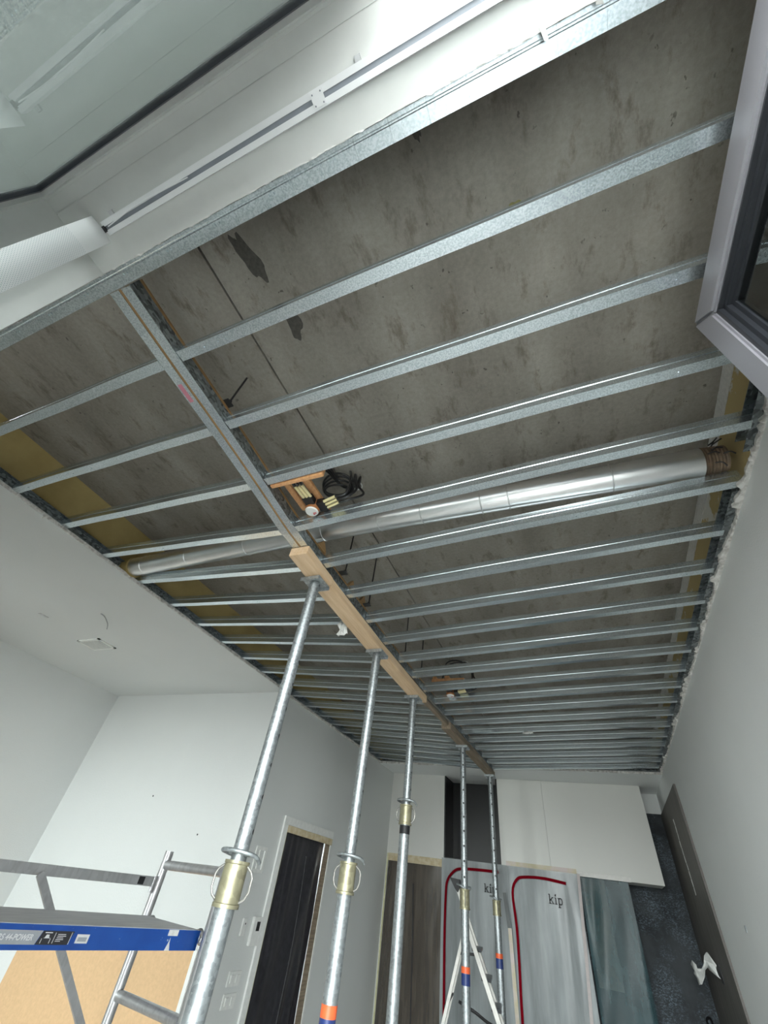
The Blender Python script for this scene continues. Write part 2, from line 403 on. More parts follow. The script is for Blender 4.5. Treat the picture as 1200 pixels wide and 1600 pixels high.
struct('wall_front', MB().box((XA - .15, -.25, ZF), (-4.6, -.008, 1.379)), M['white'])
struct('wall_front', MB().box((XL - .2, -.29, 1.405), (XR + .15, -.25, ZS)), M['white'])
# soffit over the window: three boards with fine joints
sf = MB()
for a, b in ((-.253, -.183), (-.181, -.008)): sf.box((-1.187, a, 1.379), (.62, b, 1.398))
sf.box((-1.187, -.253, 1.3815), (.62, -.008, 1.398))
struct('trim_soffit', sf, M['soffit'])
# ------------------------------------------------------------------ window frame and glass (front wall)
YG = -.2410
fr = MB()
fr.box((-1.187, -.305, 1.352), (.62, -.223, 1.379)); fr.box((-1.187, -.305, ZF), (-1.160, -.223, 1.352)); fr.box((-.16, -.305, ZF), (-.10, -.223, 1.352)); fr.box((.585, -.305, ZF), (.62, -.223, 1.352))
fr.box((-1.187, -.235, 1.3765), (.62, -.217, 1.3795))
win = struct('window_1', fr, M['soffit'])
gk = MB(); gk.box((-1.160, -.258, 1.338), (-.16, -.234, 1.352)); gk.box((-1.160, -.258, ZF), (-1.146, -.234, 1.338)); gk.box((-.174, -.258, ZF), (-.16, -.234, 1.338))
gk.build('window_gasket', M['rubber'], win)
MB().box((-1.150, YG - .002, ZF), (-.165, YG, 1.345)).build('window_pane', M['glass'], win)
f2 = MB(); f2.box((-4.60, -.30, 1.33), (-3.30, -.23, 1.379)); f2.box((-4.60, -.30, ZF), (-4.54, -.23, 1.33)); f2.box((-3.36, -.30, ZF), (-3.30, -.23, 1.33)); f2.box((-3.98, -.30, ZF), (-3.92, -.23, 1.33))
win2 = struct('window_2', f2, M['soffit'])
MB().box((-4.54, -.262, ZF), (-3.36, -.260, 1.33)).build('window_pane', M['glass'], win2)
# outside: head of the facade opening, then added slab, floor and parapet blocking light
tag(MB().box((-6, -.53, 1.66), (2.0, -.31, 1.95)).build('facade_lintel', M['outside']), 'grey rendered facade head outside above the window', 'facade')
tag(MB().box((-6, -2.1, 1.80), (2.0, -.62, 2.0)).build('sky_block_slab', M['addedslab']), 'added brownish slab outside covering the sky above the window glass', 'light blocker')  # added slab: keeps bright sky from showing through the glass
tag(MB().box((-6, -2.1, ZF - .2), (2.0, -.31, ZF - .02)).build('light_block_floor', M['outside']), 'added grey floor outside, out of view, dimming light from below', 'light blocker')  # added and unseen: lowers the uplight on the window soffit
tag(MB().box((-6, -2.2, ZF - .2), (2.0, -2.1, ZF + .95)).build('light_block_parapet', M['outside']), 'added grey parapet outside, out of view, cutting light from the ground', 'parapet')  # added out of view with the floor, to cut ground light
# ------------------------------------------------------------------ open grey sash (hinged at the right jamb)
def sash():
    Cn = Vector((.542, .761, 1.358)); u = Vector((.035, -.654, 0)).normalized(); n = Vector((u.y, -u.x, 0)).normalized()
    if n.x > 0: n = -n                      # towards the room / camera side
    L, H, fw, fh, T = .86, 3.02, .075, .090, .070
    m = Matrix(((u.x, -n.x, 0, Cn.x), (u.y, -n.y, 0, Cn.y), (0, 0, 1, Cn.z), (0, 0, 0, 1)))   # local: x along sash, y away from camera, z up
    t = thing('window_sash', (Cn.x, Cn.y, Cn.z - H), 'grey lacquered window sash standing open at the right', 'window sash')
    def rail(a, b, nm):                     # mitred member from polygon in x-z
        mb = MB(); pts = [m @ Vector((p[0], 0, p[1])) for p in a]; mb.poly(pts, m.to_3x3() @ Vector((0, T, 0))); return mb.build(nm, M['sash'], t, bevel=.006, sm=True)
    rail([(0, 0), (L, 0), (L - fw, -fh), (fw, -fh)], 0, 'top_rail')
    rail([(0, -.0006), (fw - .0006, -fh - .0006), (fw - .0006, -H + fh), (0, -H)], 0, 'stile')
    rail([(L, -.0006), (L, -H), (L - fw + .0006, -H + fh), (L - fw + .0006, -fh - .0006)], 0, 'stile')
    rail([(.0006, -H), (fw, -H + fh), (L - fw, -H + fh), (L, -H)], 0, 'bottom_rail')
    g = MB()
    for k, (d0, d1, w0) in enumerate(((.010, .022, .010), (.022, .034, .022), (.034, .060, .034))):
        g.box((fw, d0, -fh - w0), (L - fw, d1, -fh + .001), m); g.box((fw, d0, -H + fh - .001), (L - fw, d1, -H + fh + w0), m)
        g.box((fw - .001, d0, -H + fh), (fw + w0, d1, -fh), m); g.box((L - fw - w0, d0, -H + fh), (L - fw + .001, d1, -fh), m)
    tag(g.build('glazing_bead', M['sashblack'], t), 'stepped black glazing bead')
    MB().box((fw + .002, .040, -H + fh), (L - fw - .002, .043, -fh - .002), m).build('sash_pane', M['sashglass'], t)
    MB().box((fw + .001, .006, -fh - .004), (L - fw - .001, .012, -fh + .0005), m).build('edge_strip', M['sash'], t)
sash()
# ------------------------------------------------------------------ perimeter tracks
def along_y(x, y0, y1, prof): return MB().sweep([(x, y0, 0), (x, y1, 0)], prof)
for y0, y1, l in ((.05, 1.385, 'between window and duct'), (1.585, YJ, 'from the duct to the kitchen')):
    tl = MB().sweep([(0, y0, 0), (0, y1, 0)], [(XL + .002 + a, ZJ + b) for a, b in sheet([(.036, -.001), (0, -.001), (0, .064), (.036, .064)], .002)])
    tag(tl.build('perimeter_track', M['galvdull']), 'mottled steel track on the left side of the ceiling, ' + l, 'steel track')
    tr_ = MB().sweep([(0, y0, 0), (0, y1 - .02, 0)], [(XR - .002 - a, ZJ + b) for a, b in sheet([(.036, -.001), (0, -.001), (0, .064), (.036, .064)], .002)])
    tag(tr_.build('perimeter_track', M['galvdull']), 'steel track at the top of the right wall, ' + l, 'steel track')
ft = MB()
for k in range(36):
    a = -2.74 + k * .0989
    ft.sweep([(a, 0, 0), (a + .0985, 0, 0)], [(p[0], p[1] + ZJ) for p in sheet([(.006, .05), (.006, 0), (-.002, 0), (-.004, .0012), (-.008, .0012), (-.010, 0), (-.043, 0), (-.043, .06)], .002)])
    if k % 2 == 0:
        for dx in (.02, .035): ft.tube([(a + dx, .018, ZJ - .003), (a + dx, .018, ZJ + .001)], .004, 8)
tag(ft.build('edge_track', M['galv']), 'bright galvanised edge strip between the window soffit and the bare concrete', 'steel track')
bt = MB().sweep([(XL + .04, YJ - .012, 0), (XR - .04, YJ - .012, 0)], [(p[0], p[1] + ZJ) for p in sheet([(.04, -.001), (0, -.001), (0, .064), (.04, .064)], .002)])
tag(bt.build('end_track', M['galvdull']), 'dark steel track closing the joists in front of the kitchen', 'steel track')
# ------------------------------------------------------------------ central beam (slightly bowed)
def interp(P, y):
    for (a, u), (b, v) in zip(P, P[1:]):
        if y <= b: return u + (v - u) * (y - a) / (b - a)
    return P[-1][1]
def bx(y): return interp([(0, -1.187), (.3, -1.200), (3.4, -1.204), (5.0, -1.160), (6.3, -1.125)], y)
def zb(y): return interp([(0, 1.40), (.29, 1.390), (.60, 1.369), (.91, 1.340), (1.21, 1.303), (1.52, 1.291), (1.84, 1.286), (2.45, 1.280), (3.07, 1.291), (4.6, 1.311), (6.3, 1.318)], y)
ys = [.048 + i * .1 for i in range(62)]
beam = thing('centre_beam', (bx(3), 3, 1.29), 'sagging doubled galvanised beam with a brown timber core down the ceiling middle', 'beam')
for s, nm in ((-1, 'channel'), (1, 'channel')):
    pr = sheet([(s * .046, .008), (s * .046, 0), (s * .007, 0), (s * .007, .062), (s * .046, .062)], .002)
    if s == 1: pr = sheet([(.046, 0), (.007, 0), (.007, .0015), (.046, .0015)], .002)
    MB().sweep([(bx(y), y, zb(y)) for y in ys], pr).build('channel', M['galv'], beam)
MB().sweep([(bx(y) + .044, y, zb(y)) for y in ys], [(-.0012, .004), (.0012, .004), (.0012, .063), (-.0012, .063)]).build('channel_web', M['galvdull'], beam)
MB().sweep([(bx(y), y, zb(y)) for y in ys], [(-.0055, .002), (.0055, .002), (.0055, .0625), (-.0055, .0625)]).build('timber_core', M['brown'], beam)
MB().sweep([(bx(y), y, zb(y)) for y in ys], [(-.03, .0635), (.051, .0635), (.051, .0715), (-.03, .0715)]).build('timber_packer', mat_wood('dark_brown_packer', (.16, .09, .03), (.27, .16, .07)), beam)
# red paint smear on the beam
sm = MB(); sm.sweep([(bx(y) - .030, y, zb(y) - .0012) for y in (.40, .44, .48)], [(-.011, 0), (.009, 0), (.009, .0004), (-.011, .0004)])
sm.build('paint_mark', plain('pink_paint_smear', (.55, .22, .28), .5), beam)
# ------------------------------------------------------------------ joists
JY = [.290, .600, .911, 1.214, 1.524, 1.838, 2.141, 2.448, 2.760, 3.065, 3.370, 3.670, 3.978, 4.284, 4.584, 4.884, 5.180, 5.474, 5.752, 6.030]
def joist(x0, x1, y, side, k):
    z0 = zb(y) if side == 'right' else ZJ; z1 = ZJ if side == 'right' else zb(y)
    web = [(0, .0), (0, .026), (.002, .029), (.002, .033), (0, .036), (0, .062)]
    prof = sheet([(.038, .007), (.038, 0)] + web + [(.038, .062), (.038, .055)], .0014)
    prof = [(-a, b) for a, b in prof]      # sweep along +x: side axis points to -y
    mb = MB(); n = 10; sag = random.uniform(-.0015, .0015)
    pts = [(x0 + (x1 - x0) * i / n, y + .0012 * math.sin(i * 1.3 + k) * (1 if 0 < i < n else 0), z0 + (z1 - z0) * i / n + sag * math.sin(math.pi * i / n)) for i in range(n + 1)]
    mb.sweep(pts, prof)
    if k < 9:                              # pan-head screws and plaster crumbs left on the flange
        for i in range(7 if side == 'right' else 4):
            xx = random.uniform(x0 + .05, x1 - .05); r = random.choice([.0022, .003])
            zz = z0 + (z1 - z0) * (xx - x0) / (x1 - x0); mb.tube([(xx, y + .022, zz - .0025), (xx, y + .022, zz + .0005)], r, 8)
    o = mb.build('ceiling_joist', M['galv'])
    return tag(o, f'{ORD[k]} galvanised steel joist from the window, {side} of the centre beam', 'joist', f'ceiling joists {side} of the centre beam')
for k, y in enumerate(JY):
    joist(bx(y) + .050, XR - .006, y, 'right', k)
    joist(XL + .006, bx(y) - .050, y + .004, 'left', k)
# plaster crumbs under far joists' flanges
# ------------------------------------------------------------------ ragged plasterboard edges
def ragged(name, label, p0, p1, inward, wmin, wmax, z, t, mat, step=.016, flaps=.08):
    p0 = Vector(p0); p1 = Vector(p1); d = p1 - p0; L = d.length; d.normalize(); iw = Vector(inward)
    n = int(L / step); mb = MB(); ws = []; wv = (wmin + wmax) / 2
    for i in range(n + 1):
        wv += random.uniform(-1, 1) * (wmax - wmin) * .28; wv = min(wmax, max(wmin, wv))
        ws.append(wv + (random.uniform(.3, 1) * (wmax - wmin) if random.random() < flaps else 0))
    top = []; bot = []
    for i in range(n + 1):
        a = p0 + d * (L * i / n); zz = z + random.uniform(-.002, .002)
        top += [a + Vector((0, 0, zz + t)), a + iw * ws[i] * .85 + Vector((0, 0, zz + t))]
        bot += [a + Vector((0, 0, zz)), a + iw * ws[i] + Vector((0, 0, zz + random.uniform(-.004, .002)))]
    vs = top + bot; o = len(top); fs = []
    for i in range(n):
        a = 2 * i
        fs += [(a, a + 1, a + 3, a + 2), (o + a, o + a + 2, o + a + 3, o + a + 1), (a + 1, o + a + 1, o + a + 3, a + 3), (a, a + 2, o + a + 2, o + a)]
    fs += [(0, o, o + 1, 1), (2 * n, 2 * n + 1, o + 2 * n + 1, o + 2 * n)]
    mb.add(vs, fs)
    for k in range(int(L * 2.2)):      # curled scraps of paper
        a = p0 + d * random.uniform(0, L) + iw * random.uniform(wmin, wmax); r = random.uniform(.006, .02)
        q = [a + Vector((random.uniform(-r, r), random.uniform(-r, r), z + random.uniform(-.014, .004))) for _ in range(4)]
        mb.add([*q, *[v + Vector((.0006, .0006, .0008)) for v in q]], [(0, 1, 2, 3), (7, 6, 5, 4), (0, 4, 5, 1), (1, 5, 6, 2), (2, 6, 7, 3), (3, 7, 4, 0)])
    return tag(mb.build(name, mat), label, 'plasterboard edge')
ragged('torn_plasterboard', 'ragged broken plasterboard edge along the top of the right wall', (XR, .3, 0), (XR, YJ, 0), (-1, 0, 0), .004, .024, 1.380, .018, M['gypsum'])
ragged('torn_plasterboard', 'thin torn board edge where the left white ceiling meets the joists', (-2.70, .03, 0), (-2.70, YA, 0), (1, 0, 0), .001, .010, 1.382, .018, M['gypsum'], .02, .03)
ragged('torn_plasterboard', 'torn board edge on top of the grey left wall beyond the alcove', (XL, YA, 0), (XL, YJ, 0), (1, 0, 0), .006, .030, 1.380, .018, M['gypsum'], .018, .05)
ragged('torn_plasterboard', 'torn plaster edge of the ceiling in front of the kitchen', (XL, YJ, 0), (XR, YJ, 0), (0, -1, 0), .003, .020, 1.374, .022, M['gypsum'])
ragged('torn_plasterboard', 'chipped paint edge of the soffit against the galvanised strip', (-2.70, -.010, 0), (.62, -.010, 0), (0, 1, 0), .0005, .0045, 1.3790, .017, M['paper'], .012, .05)
# white smeared filler along the top of the right wall is part of its edge; torn white strip where slab meets yellow board
tag(ragged('paper_strip', 'strip of torn white paper between the concrete and yellow board', (XR + .003, .1, 0), (XR + .003, YJ, 0), (-1, 0, 0), .001, .004, 1.66, .078, M['paper'], .03, .05), cat='paper')
# ------------------------------------------------------------------ ventilation duct
duct = thing('ventilation_duct', (-1.0, 1.5, 1.45), 'shiny round metal ventilation duct crossing the room above the joists', 'duct')
D = [(-2.70, 1.462, 1.468), (-1.9, 1.468, 1.485), (-1.36, 1.478, 1.505), (-.9, 1.482, 1.512), (0.0, 1.492, 1.518), (.70, 1.500, 1.520)]
D = [Vector(p) for p in D]
def dseg(a, b, r):
    return MB().tube([a, b], r, 40)
rad = .064
MB().tube(smooth(D, 6), rad, 40).build('duct_pipe', M['duct'], duct, sm=True)
for s in (.03, .13, .27, .40, .445, .485, .62, .675, .745, .775, .90):
    q = s * (len(D) - 1); i = min(int(q), len(D) - 2); p = D[i].lerp(D[i + 1], q - i); dd = (D[i + 1] - D[i]).normalized()
    MB().tube([p - dd * .0035, p - dd * .001, p + dd * .001, p + dd * .0035], [rad - .0005, rad + .0022, rad + .0022, rad - .0005], 40).build('duct_seam', M['duct'], duct, sm=True)
p = D[0]; MB().tube([p + Vector((-.04, 0, 0)), p + Vector((.012, .0, 0))], rad + .010, 30).build('end_sleeve', M['yellow'], duct, sm=True)
# insulation collar and wire ties at the right end
ins = MB()
for k in range(7):
    xx = .705 + k * .012; ins.tube([(xx, 1.500, 1.520), (xx + .004, 1.500, 1.520), (xx + .0115, 1.500, 1.520)], [.056, .064 - .001 * k, .056], 28)
ins.build('flexible_connector', plain('brown_flexible_hose', (.22, .16, .11), .6, 0, .3), duct, sm=True)
for k in range(10):
    wi = MB()
    a = random.uniform(0, 6.28); q = Vector((.72 + random.uniform(-.01, .05), 1.500 + .067 * math.cos(a), 1.52 + .067 * math.sin(a)))
    wi.tube([q, q + Vector((.02, .012 * math.cos(a), .012 * math.sin(a))), q + Vector((.03, .03 * math.cos(a + .6), .03 * math.sin(a + .6)))], .003, 6, 3)
    wi.build('wire_tie', M['cable'], duct)
# ------------------------------------------------------------------ threaded hangers
hl = ['near the second joist', 'behind the first prop head', 'beside the new timber board', 'over the second prop', 'over the third prop']
for k, y in enumerate((.56, 1.72, 2.08, 2.80, 3.20)):
    x0 = bx(y) + (.066 if k == 0 else .085); z0 = zb(y) + .0735
    o = thing('hanger_rod', (x0, y, z0), 'black threaded hanger rod ' + hl[k], 'hanger rod', 'hanger rods above the centre beam')
    MB().tube([(x0, y, z0), (x0 + .003, y, 1.66 if k == 0 else 1.738)], .0045, 10).build('rod', M['cable'], o)
    MB().box((x0 - .06, y - .02, z0), (x0 + .010, y + .02, z0 + .004)).tube([(x0, y, z0 + .004), (x0, y, z0 + .016)], .009, 6).build('foot_nut', M['cable'], o)
# ------------------------------------------------------------------ electrical clusters
def cluster(dx, dy, near):
    lab = 'near the window' if near else 'at the far end'
    t = thing('junction_box', (-1.035 + dx, 1.172 + dy, 1.34), f'round wiring box with cream conduit stubs and red and white cap, {lab}', 'junction box')
    c = Vector((-1.035 + dx, 1.172 + dy, 1.372))
    if True:
        MB().tube([c + Vector((0, 0, -.028)), c + Vector((0, 0, -.020)), c + Vector((0, 0, .035))], [.033, .036, .036], 24).build('box_body', plain('brown_box', (.35, .14, .05), .5), t, sm=True)
        MB().tube([c + Vector((0, 0, -.034)), c + Vector((0, 0, -.027))], [.030, .034], 24).build('cap', M['whitep'], t, sm=True)
        r = MB()
        for a0 in (.2, 1.3):
            pts = [c + Vector((.008, .004, -.0352))] + [c + Vector((.008 + .016 * math.cos(a0 + k * .3), .004 + .016 * math.sin(a0 + k * .3), -.0352)) for k in range(3)]
            r.poly(pts, (0, 0, .001))
        tag(r.build('cap_mark', M['redcap'], t), 'red mark on the cap')
        k1 = MB(); k1.box(c + Vector((-.02, -.075, -.012)), c + Vector((.03, -.03, .02))); k1.box(c + Vector((.035, -.03, -.012)), c + Vector((.075, .03, .02)))
        k1.build('connector_block', M['cable'], t)
        for i in range(3):
            a = c + Vector((-.012 + i * .019, -.072, .0)); b = a + Vector((-.010, -.075, .008))
            MB().tube([a, b], .0078, 14).build('conduit_stub', M['cream'], t, sm=True)
            a = c + Vector((.070, -.022 + i * .021, .0)); b = a + Vector((.072, -.012, .008))
            MB().tube([a, b], .0078, 14).build('conduit_stub', M['cream'], t, sm=True)
        # cables: from each stub up and into the hole in the slab
        H = Vector((-.953 + dx, 1.385 + dy * 1.0, 1.735))
        for i in range(3):
            a = c + Vector((-.022 + i * .019, -.147, .008))
            MB().tube([a, a + Vector((-.004, -.03, .02)), a + Vector((.02, -.03, .10)), a + Vector((.06, .06, .20)), H + Vector((-.05, -.06, -.06)), H + Vector((i * .008 - .008, 0, 0))], .0062, 10, 6).build('cable', M['cable'], t, sm=True)
            a = c + Vector((.142, -.034 + i * .021, .008)); s = (i - 1) * .02
            MB().tube([a, a + Vector((.05, .005, .01)), a + Vector((.085 + s, .02 + s, .07)), a + Vector((.06, .02 + s, .15)), a + Vector((.03 + s, .06, .24)), H + Vector((.01 * i - .01, .01, 0))], .0062, 10, 6).build('cable', M['cable'], t, sm=True)
        cl = MB()
        for i in range(4):
            o0 = H + Vector((-.07, -.08, -.10)); rr = .07 + .008 * i
            cl.tube([o0 + Vector((rr * math.cos(a / 10 * 6.28), rr * .8 * math.sin(a / 10 * 6.28), .012 * i + .02 * math.sin(a / 10 * 6.28 + i))) for a in range(11)], .006, 8, 3)
        cl.build('cable_coil', M['cable'], t, sm=True)
        ring = MB(); ring.tube([H + Vector((.032 * math.cos(a / 20 * 6.283), .032 * math.sin(a / 20 * 6.283), .0)) for a in range(21)], .0045, 8)
        tag(ring.build('slab_sleeve', M['whitep'], t, sm=True), 'white plastic ring in the slab')
    # wooden carriers
    names = ['left short orange batten by the wiring box ' + lab, 'right longer orange batten by the wiring box ' + lab, 'orange batten screwed along the joist by the wiring box ' + lab]
    b1 = MB(); b1.box((-1.135 + dx, .956 + dy, 1.412), (-1.103 + dx, 1.215 + dy, 1.430)); tag(b1.build('wooden_batten', M['batten'], bevel=.002), names[0], 'batten', 'battens around the wiring box ' + lab)
    b2 = MB(); b2.box((-1.030 + dx, .956 + dy, 1.414), (-.990 + dx, 1.30 + dy, 1.432)); tag(b2.build('wooden_batten', M['batten'], bevel=.002), names[1], 'batten', 'battens around the wiring box ' + lab)
    b3 = MB(); b3.box((-1.145 + dx, .956 + dy, 1.338), (-.86 + dx, .976 + dy, 1.410)); tag(b3.build('wooden_batten', M['batten'], bevel=.002), names[2], 'batten', 'battens around the wiring box ' + lab)
cluster(0, 0, True)
cluster(.05, 2.46, False)
# brown wedge blocks on the beam
for k, (y, l) in enumerate(((1.44, 'small brown wood wedge beside the new timber near the duct'), (1.84, 'brown wood offcut above the beam behind the first prop'), (2.02, 'second brown wood offcut above the beam'))):
    xx = bx(y) + .062; zz = zb(y) + .074; xx -= .03; o = MB().poly([(xx, y, zz), (xx, y + .09, zz), (xx, y + .045, zz + .06)], (.022, 0, 0)); tag(o.build('wood_wedge', M['brown']), l, 'wood offcut')
# downlight bracket
t = thing('downlight_bracket', (-.93, 4.42, 1.37), 'white mounting plate with round lamp opening between the far joists', 'light fitting')
mb = MB(); z = 1.372
for a, b in (((-1.03, 4.335), (-.83, 4.355)), ((-1.03, 4.465), (-.83, 4.485)), ((-1.03, 4.355), (-.99, 4.465)), ((-.87, 4.355), (-.83, 4.465))): mb.box((*a, z), (*b, z + .005))
mb.build('plate', M['whitep'], t)
MB().tube([(-.93 + .05 * math.cos(a / 20 * 6.283), 4.41 + .05 * math.sin(a / 20 * 6.283), z) for a in range(21)], .006, 8).build('ring', M['whitep'], t, sm=True)
def crumple(name, c, s, label, cat, mat, n=7):
    mb = MB(); vs = []
    for i in range(n):
        for j in range(n):
            vs.append((c[0] + (i / (n - 1) - .5) * s[0] + random.uniform(-.15, .15) * s[0], c[1] + random.uniform(-.5, .5) * s[1], c[2] + (j / (n - 1) - .5) * s[2] + random.uniform(-.12, .12) * s[2]))
    fs = [(i * n + j, i * n + j + 1, (i + 1) * n + j + 1, (i + 1) * n + j) for i in range(n - 1) for j in range(n - 1)]
    mb.add(vs, fs); o = mb.build(name, mat, sm=True)
    so = o.modifiers.new('thickness', 'SOLIDIFY'); so.thickness = .0015
    return tag(o, label, cat)
crumple('plaster_scrap', (-.45, 4.60, 1.336), (.09, .03, .03), 'white torn scrap stuck under a far joist right of the beam', 'scrap', M['paper'])
crumple('plastic_scrap', (-1.29, 2.10, 1.22), (.06, .05, .13), 'thin white plastic scrap hanging left of the new timber board', 'scrap', M['whitep'])
# ------------------------------------------------------------------ timbers under the beam
def board(y0, y1, dx0, dx1, w_, d0, th, mat, label, nm='timber_board'):
    """a board carried under the sagging beam: d0 below the beam, th thick"""
    mb = MB(); n = 14; P = []
    for i in range(n + 1):
        y = y0 + (y1 - y0) * i / n; P.append((bx(y) + dx0 + (dx1 - dx0) * i / n, y, zb(y) - d0 - th / 2))
    mb.sweep(P, [(-w_ / 2, -th / 2), (w_ / 2, -th / 2), (w_ / 2, th / 2), (-w_ / 2, th / 2)])
    return tag(mb.build(nm, mat, bevel=.002), label, 'timber')
board(1.36, 1.655, .002, -.002, .112, .003, .052, M['timber'], 'short new pale timber pad nearest the camera under the beam')
board(1.658, 3.50, -.004, -.012, .108, .003, .054, M['timber'], 'long new pale timber board carried by the second and third props')
board(3.505, 4.22, .0, .0, .040, .003, .028, M['oldtimber'], 'slim dark timber strip under the beam between the new and old boards')
board(4.225, 6.19, -.006, .0, .095, .003, .055, M['oldtimber'], 'old weathered timber board carried by the two far props')
# ------------------------------------------------------------------ telescopic props
def prop(x, y, ztop, ct, cb, ang, label, mat_band=None, black=False):
    t = thing('telescopic_prop', (x, y, ZF), label, 'prop', 'telescopic steel props under the beam')
    # head plate with turned-down edges and dimples
    h = MB(); h.box((x - .06, y - .06, ztop - .005), (x + .06, y + .06, ztop))
    h.box((x - .06, y - .062, ztop - .022), (x + .06, y - .058, ztop)); h.box((x - .06, y + .058, ztop - .022), (x + .06, y + .062, ztop))
    for sx in (-.04, .04):
        for sy in (-.04, .04): h.tube([(x + sx, y + sy, ztop - .009), (x + sx, y + sy, ztop - .004)], .007, 10)
    h.build('head_plate', M['galvtube'], t)
    it = MB().tube([(0, 0, cb - .3), (0, 0, ztop - .006)], .0285, 28).build('inner_tube', M['pintube'], origin=(0, 0, cb - .3), sm=True)
    it.parent = t; it.location = (0, 0, cb - .3 - ZF); it.rotation_euler = (0, 0, ang)
    MB().tube([(x, y, ZF + .006), (x, y, cb + .01)], .0345, 28).build('outer_tube', M['galvtube'], t, sm=True)
    MB().tube([(x, y, cb - .004), (x, y, cb + .006), (x, y, cb + .008), (x, y, ct - .010), (x, y, ct - .008), (x, y, ct)], [.046, .046, .042, .042, .045, .045], 28).build('adjusting_collar', M['collar'], t, sm=True)
    for s in (-1, 1):
        hh = MB(); a2 = ang + (0 if s == 1 else math.pi); cx, sx2 = math.cos(a2), math.sin(a2)
        P = [(.041, ct - .012), (.060, ct - .026), (.068, ct - .040), (.068, cb + .042), (.058, cb + .022), (.042, cb + .012)]
        hh.tube([(x + r * cx, y + r * sx2, z) for r, z in P], .0038, 8)
        hh.build('collar_handle', M['darksteel'], t, sm=True)
    g = MB(); rr = .062; zc = ct + .014
    pts = [(-.035, .04, -.012), (-.055, .035, .0), (-.06, 0, .006), (-.045, -.045, .010), (0, -.062, .012), (.05, -.05, .010), (.08, -.01, .004), (.075, .03, -.012)]
    ca, sa = math.cos(ang - .4), math.sin(ang - .4)
    g.tube([(x + a * ca - b * sa, y + a * sa + b * ca, zc + c2) for a, b, c2 in pts], .0068, 10, 5)
    g.tube([(x - .05 * ca, y - .05 * sa, zc + .006), (x + .05 * ca, y + .05 * sa, zc + .006)], .006, 8)
    g.build('locking_pin', M['galvtube'], t, sm=True)
    b = MB(); b.box((x - .065, y - .065, ZF), (x + .065, y + .065, ZF + .006)); b.build('base_plate', M['galvtube'], t)
    if black: MB().tube([(x, y, cb - .055), (x, y, cb - .008)], .0358, 28).build('black_band', M['black'], t, sm=True)
    if mat_band:
        a, m_, z2 = mat_band
        tag(MB().tube([(x, y, m_), (x, y, a)], .0356, 28).build('orange_band', M['orange'], t, sm=True), 'orange tape band')
        tag(MB().tube([(x, y, z2), (x, y, m_ - .0005)], .0356, 28).build('navy_band', M['navy'], t, sm=True), 'navy blue tape band')
        MB().tube([(x, y, z2 - .016), (x, y, z2 - .004)], .0368, 28).build('tube_joint', M['galvtube'], t, sm=True)
prop(-1.222, 1.603, 1.2311, 0.024, -0.095, 0.35, 'nearest and thickest-looking galvanised prop, in front of the scaffold')
prop(-1.204, 2.486, 1.2223, 0.097, -0.021, 0.20, 'second galvanised prop from the left with an orange band low down', (-0.375, -0.413, -0.506))
prop(-1.237, 3.373, 1.2366, 0.484, 0.372, 0.00, 'third prop with its collar highest and a dark band below it', black=True)
prop(-1.172, 4.838, 1.2535, 0.117, -0.011, -1.30, 'fourth prop standing in front of the white stepladder', (-0.348, -0.385, -0.450))
prop(-1.133, 6.118, 1.2588, 0.095, -0.023, -1.25, 'farthest prop standing close to the plastic dust screen', (-0.300, -0.335, -0.405))
# ------------------------------------------------------------------ curtain rail and blind vane
rail = thing('curtain_rail', (-.2, -.10, 1.357), 'white ceiling curtain rail with a grey groove under the soffit', 'curtain rail')
MB().sweep([(-1.055, -.098, 1.357), (.60, -.098, 1.357)], [(-.018, .0215), (-.018, 0), (-.005, 0), (-.005, .006), (.005, .006), (.005, 0), (.018, 0), (.018, .0215)]).build('rail_profile', M['railwhite'], rail)
MB().box((-1.05, -.103, 1.3605), (.60, -.093, 1.3630)).build('groove', M['railgroove'], rail)
mb = MB(); mb.box((-.322, -.112, 1.3545), (-.290, -.084, 1.3572)); mb.build('joint_plate', M['railwhite'], rail)
mb = MB()
for a in (-.317, -.295):
    for b in (-.108, -.088): mb.tube([(a, b, 1.3538), (a, b, 1.3550)], .0018, 8)
mb.build('joint_screw', M['railgroove'], rail)
for a in (-1.02, -.20):
    MB().box((a, -.128, 1.372), (a + .014, -.116, 1.379)).build('rail_clip', M['alu'], rail)
MB().tube([(-1.04, -.099, 1.358), (-.9, -.106, 1.356), (-.72, -.100, 1.3585)], .0016, 6, 6).build('pull_cord', M['railwhite'], rail)
MB().box((-1.066, -.106, 1.352), (-1.050, -.090, 1.366)).build('end_stop', M['cable'], rail)
van = thing('blind_vane', (-1.06, -.10, -.6), 'perforated white vertical blind vane hanging from the left end of the rail', 'blind vane')
v = MB(); n = 8
prof = [(-.036 + .072 * i / n, .004 * math.cos((i / n - .5) * math.pi)) for i in range(n + 1)]
vs = []
for z in (1.352, .6, -.4, -1.5):
    vs += [(-1.062 + b, -.101 + a, z) for a, b in prof]
k = n + 1
v.add(vs, [(r * k + i, r * k + i + 1, (r + 1) * k + i + 1, (r + 1) * k + i) for r in range(3) for i in range(n)])
v.build('vane', mat_perforated(), origin=(-1.062, -.101, 1.352)); vo = COL.objects[-1]
vo = [o for o in COL.objects if o.name.startswith('vane')][0]; vo.parent = van; vo.location = Vector((-1.062, -.101, 1.352)) - Vector((-1.06, -.10, -.6))
so = vo.modifiers.new('thickness', 'SOLIDIFY'); so.thickness = .0012
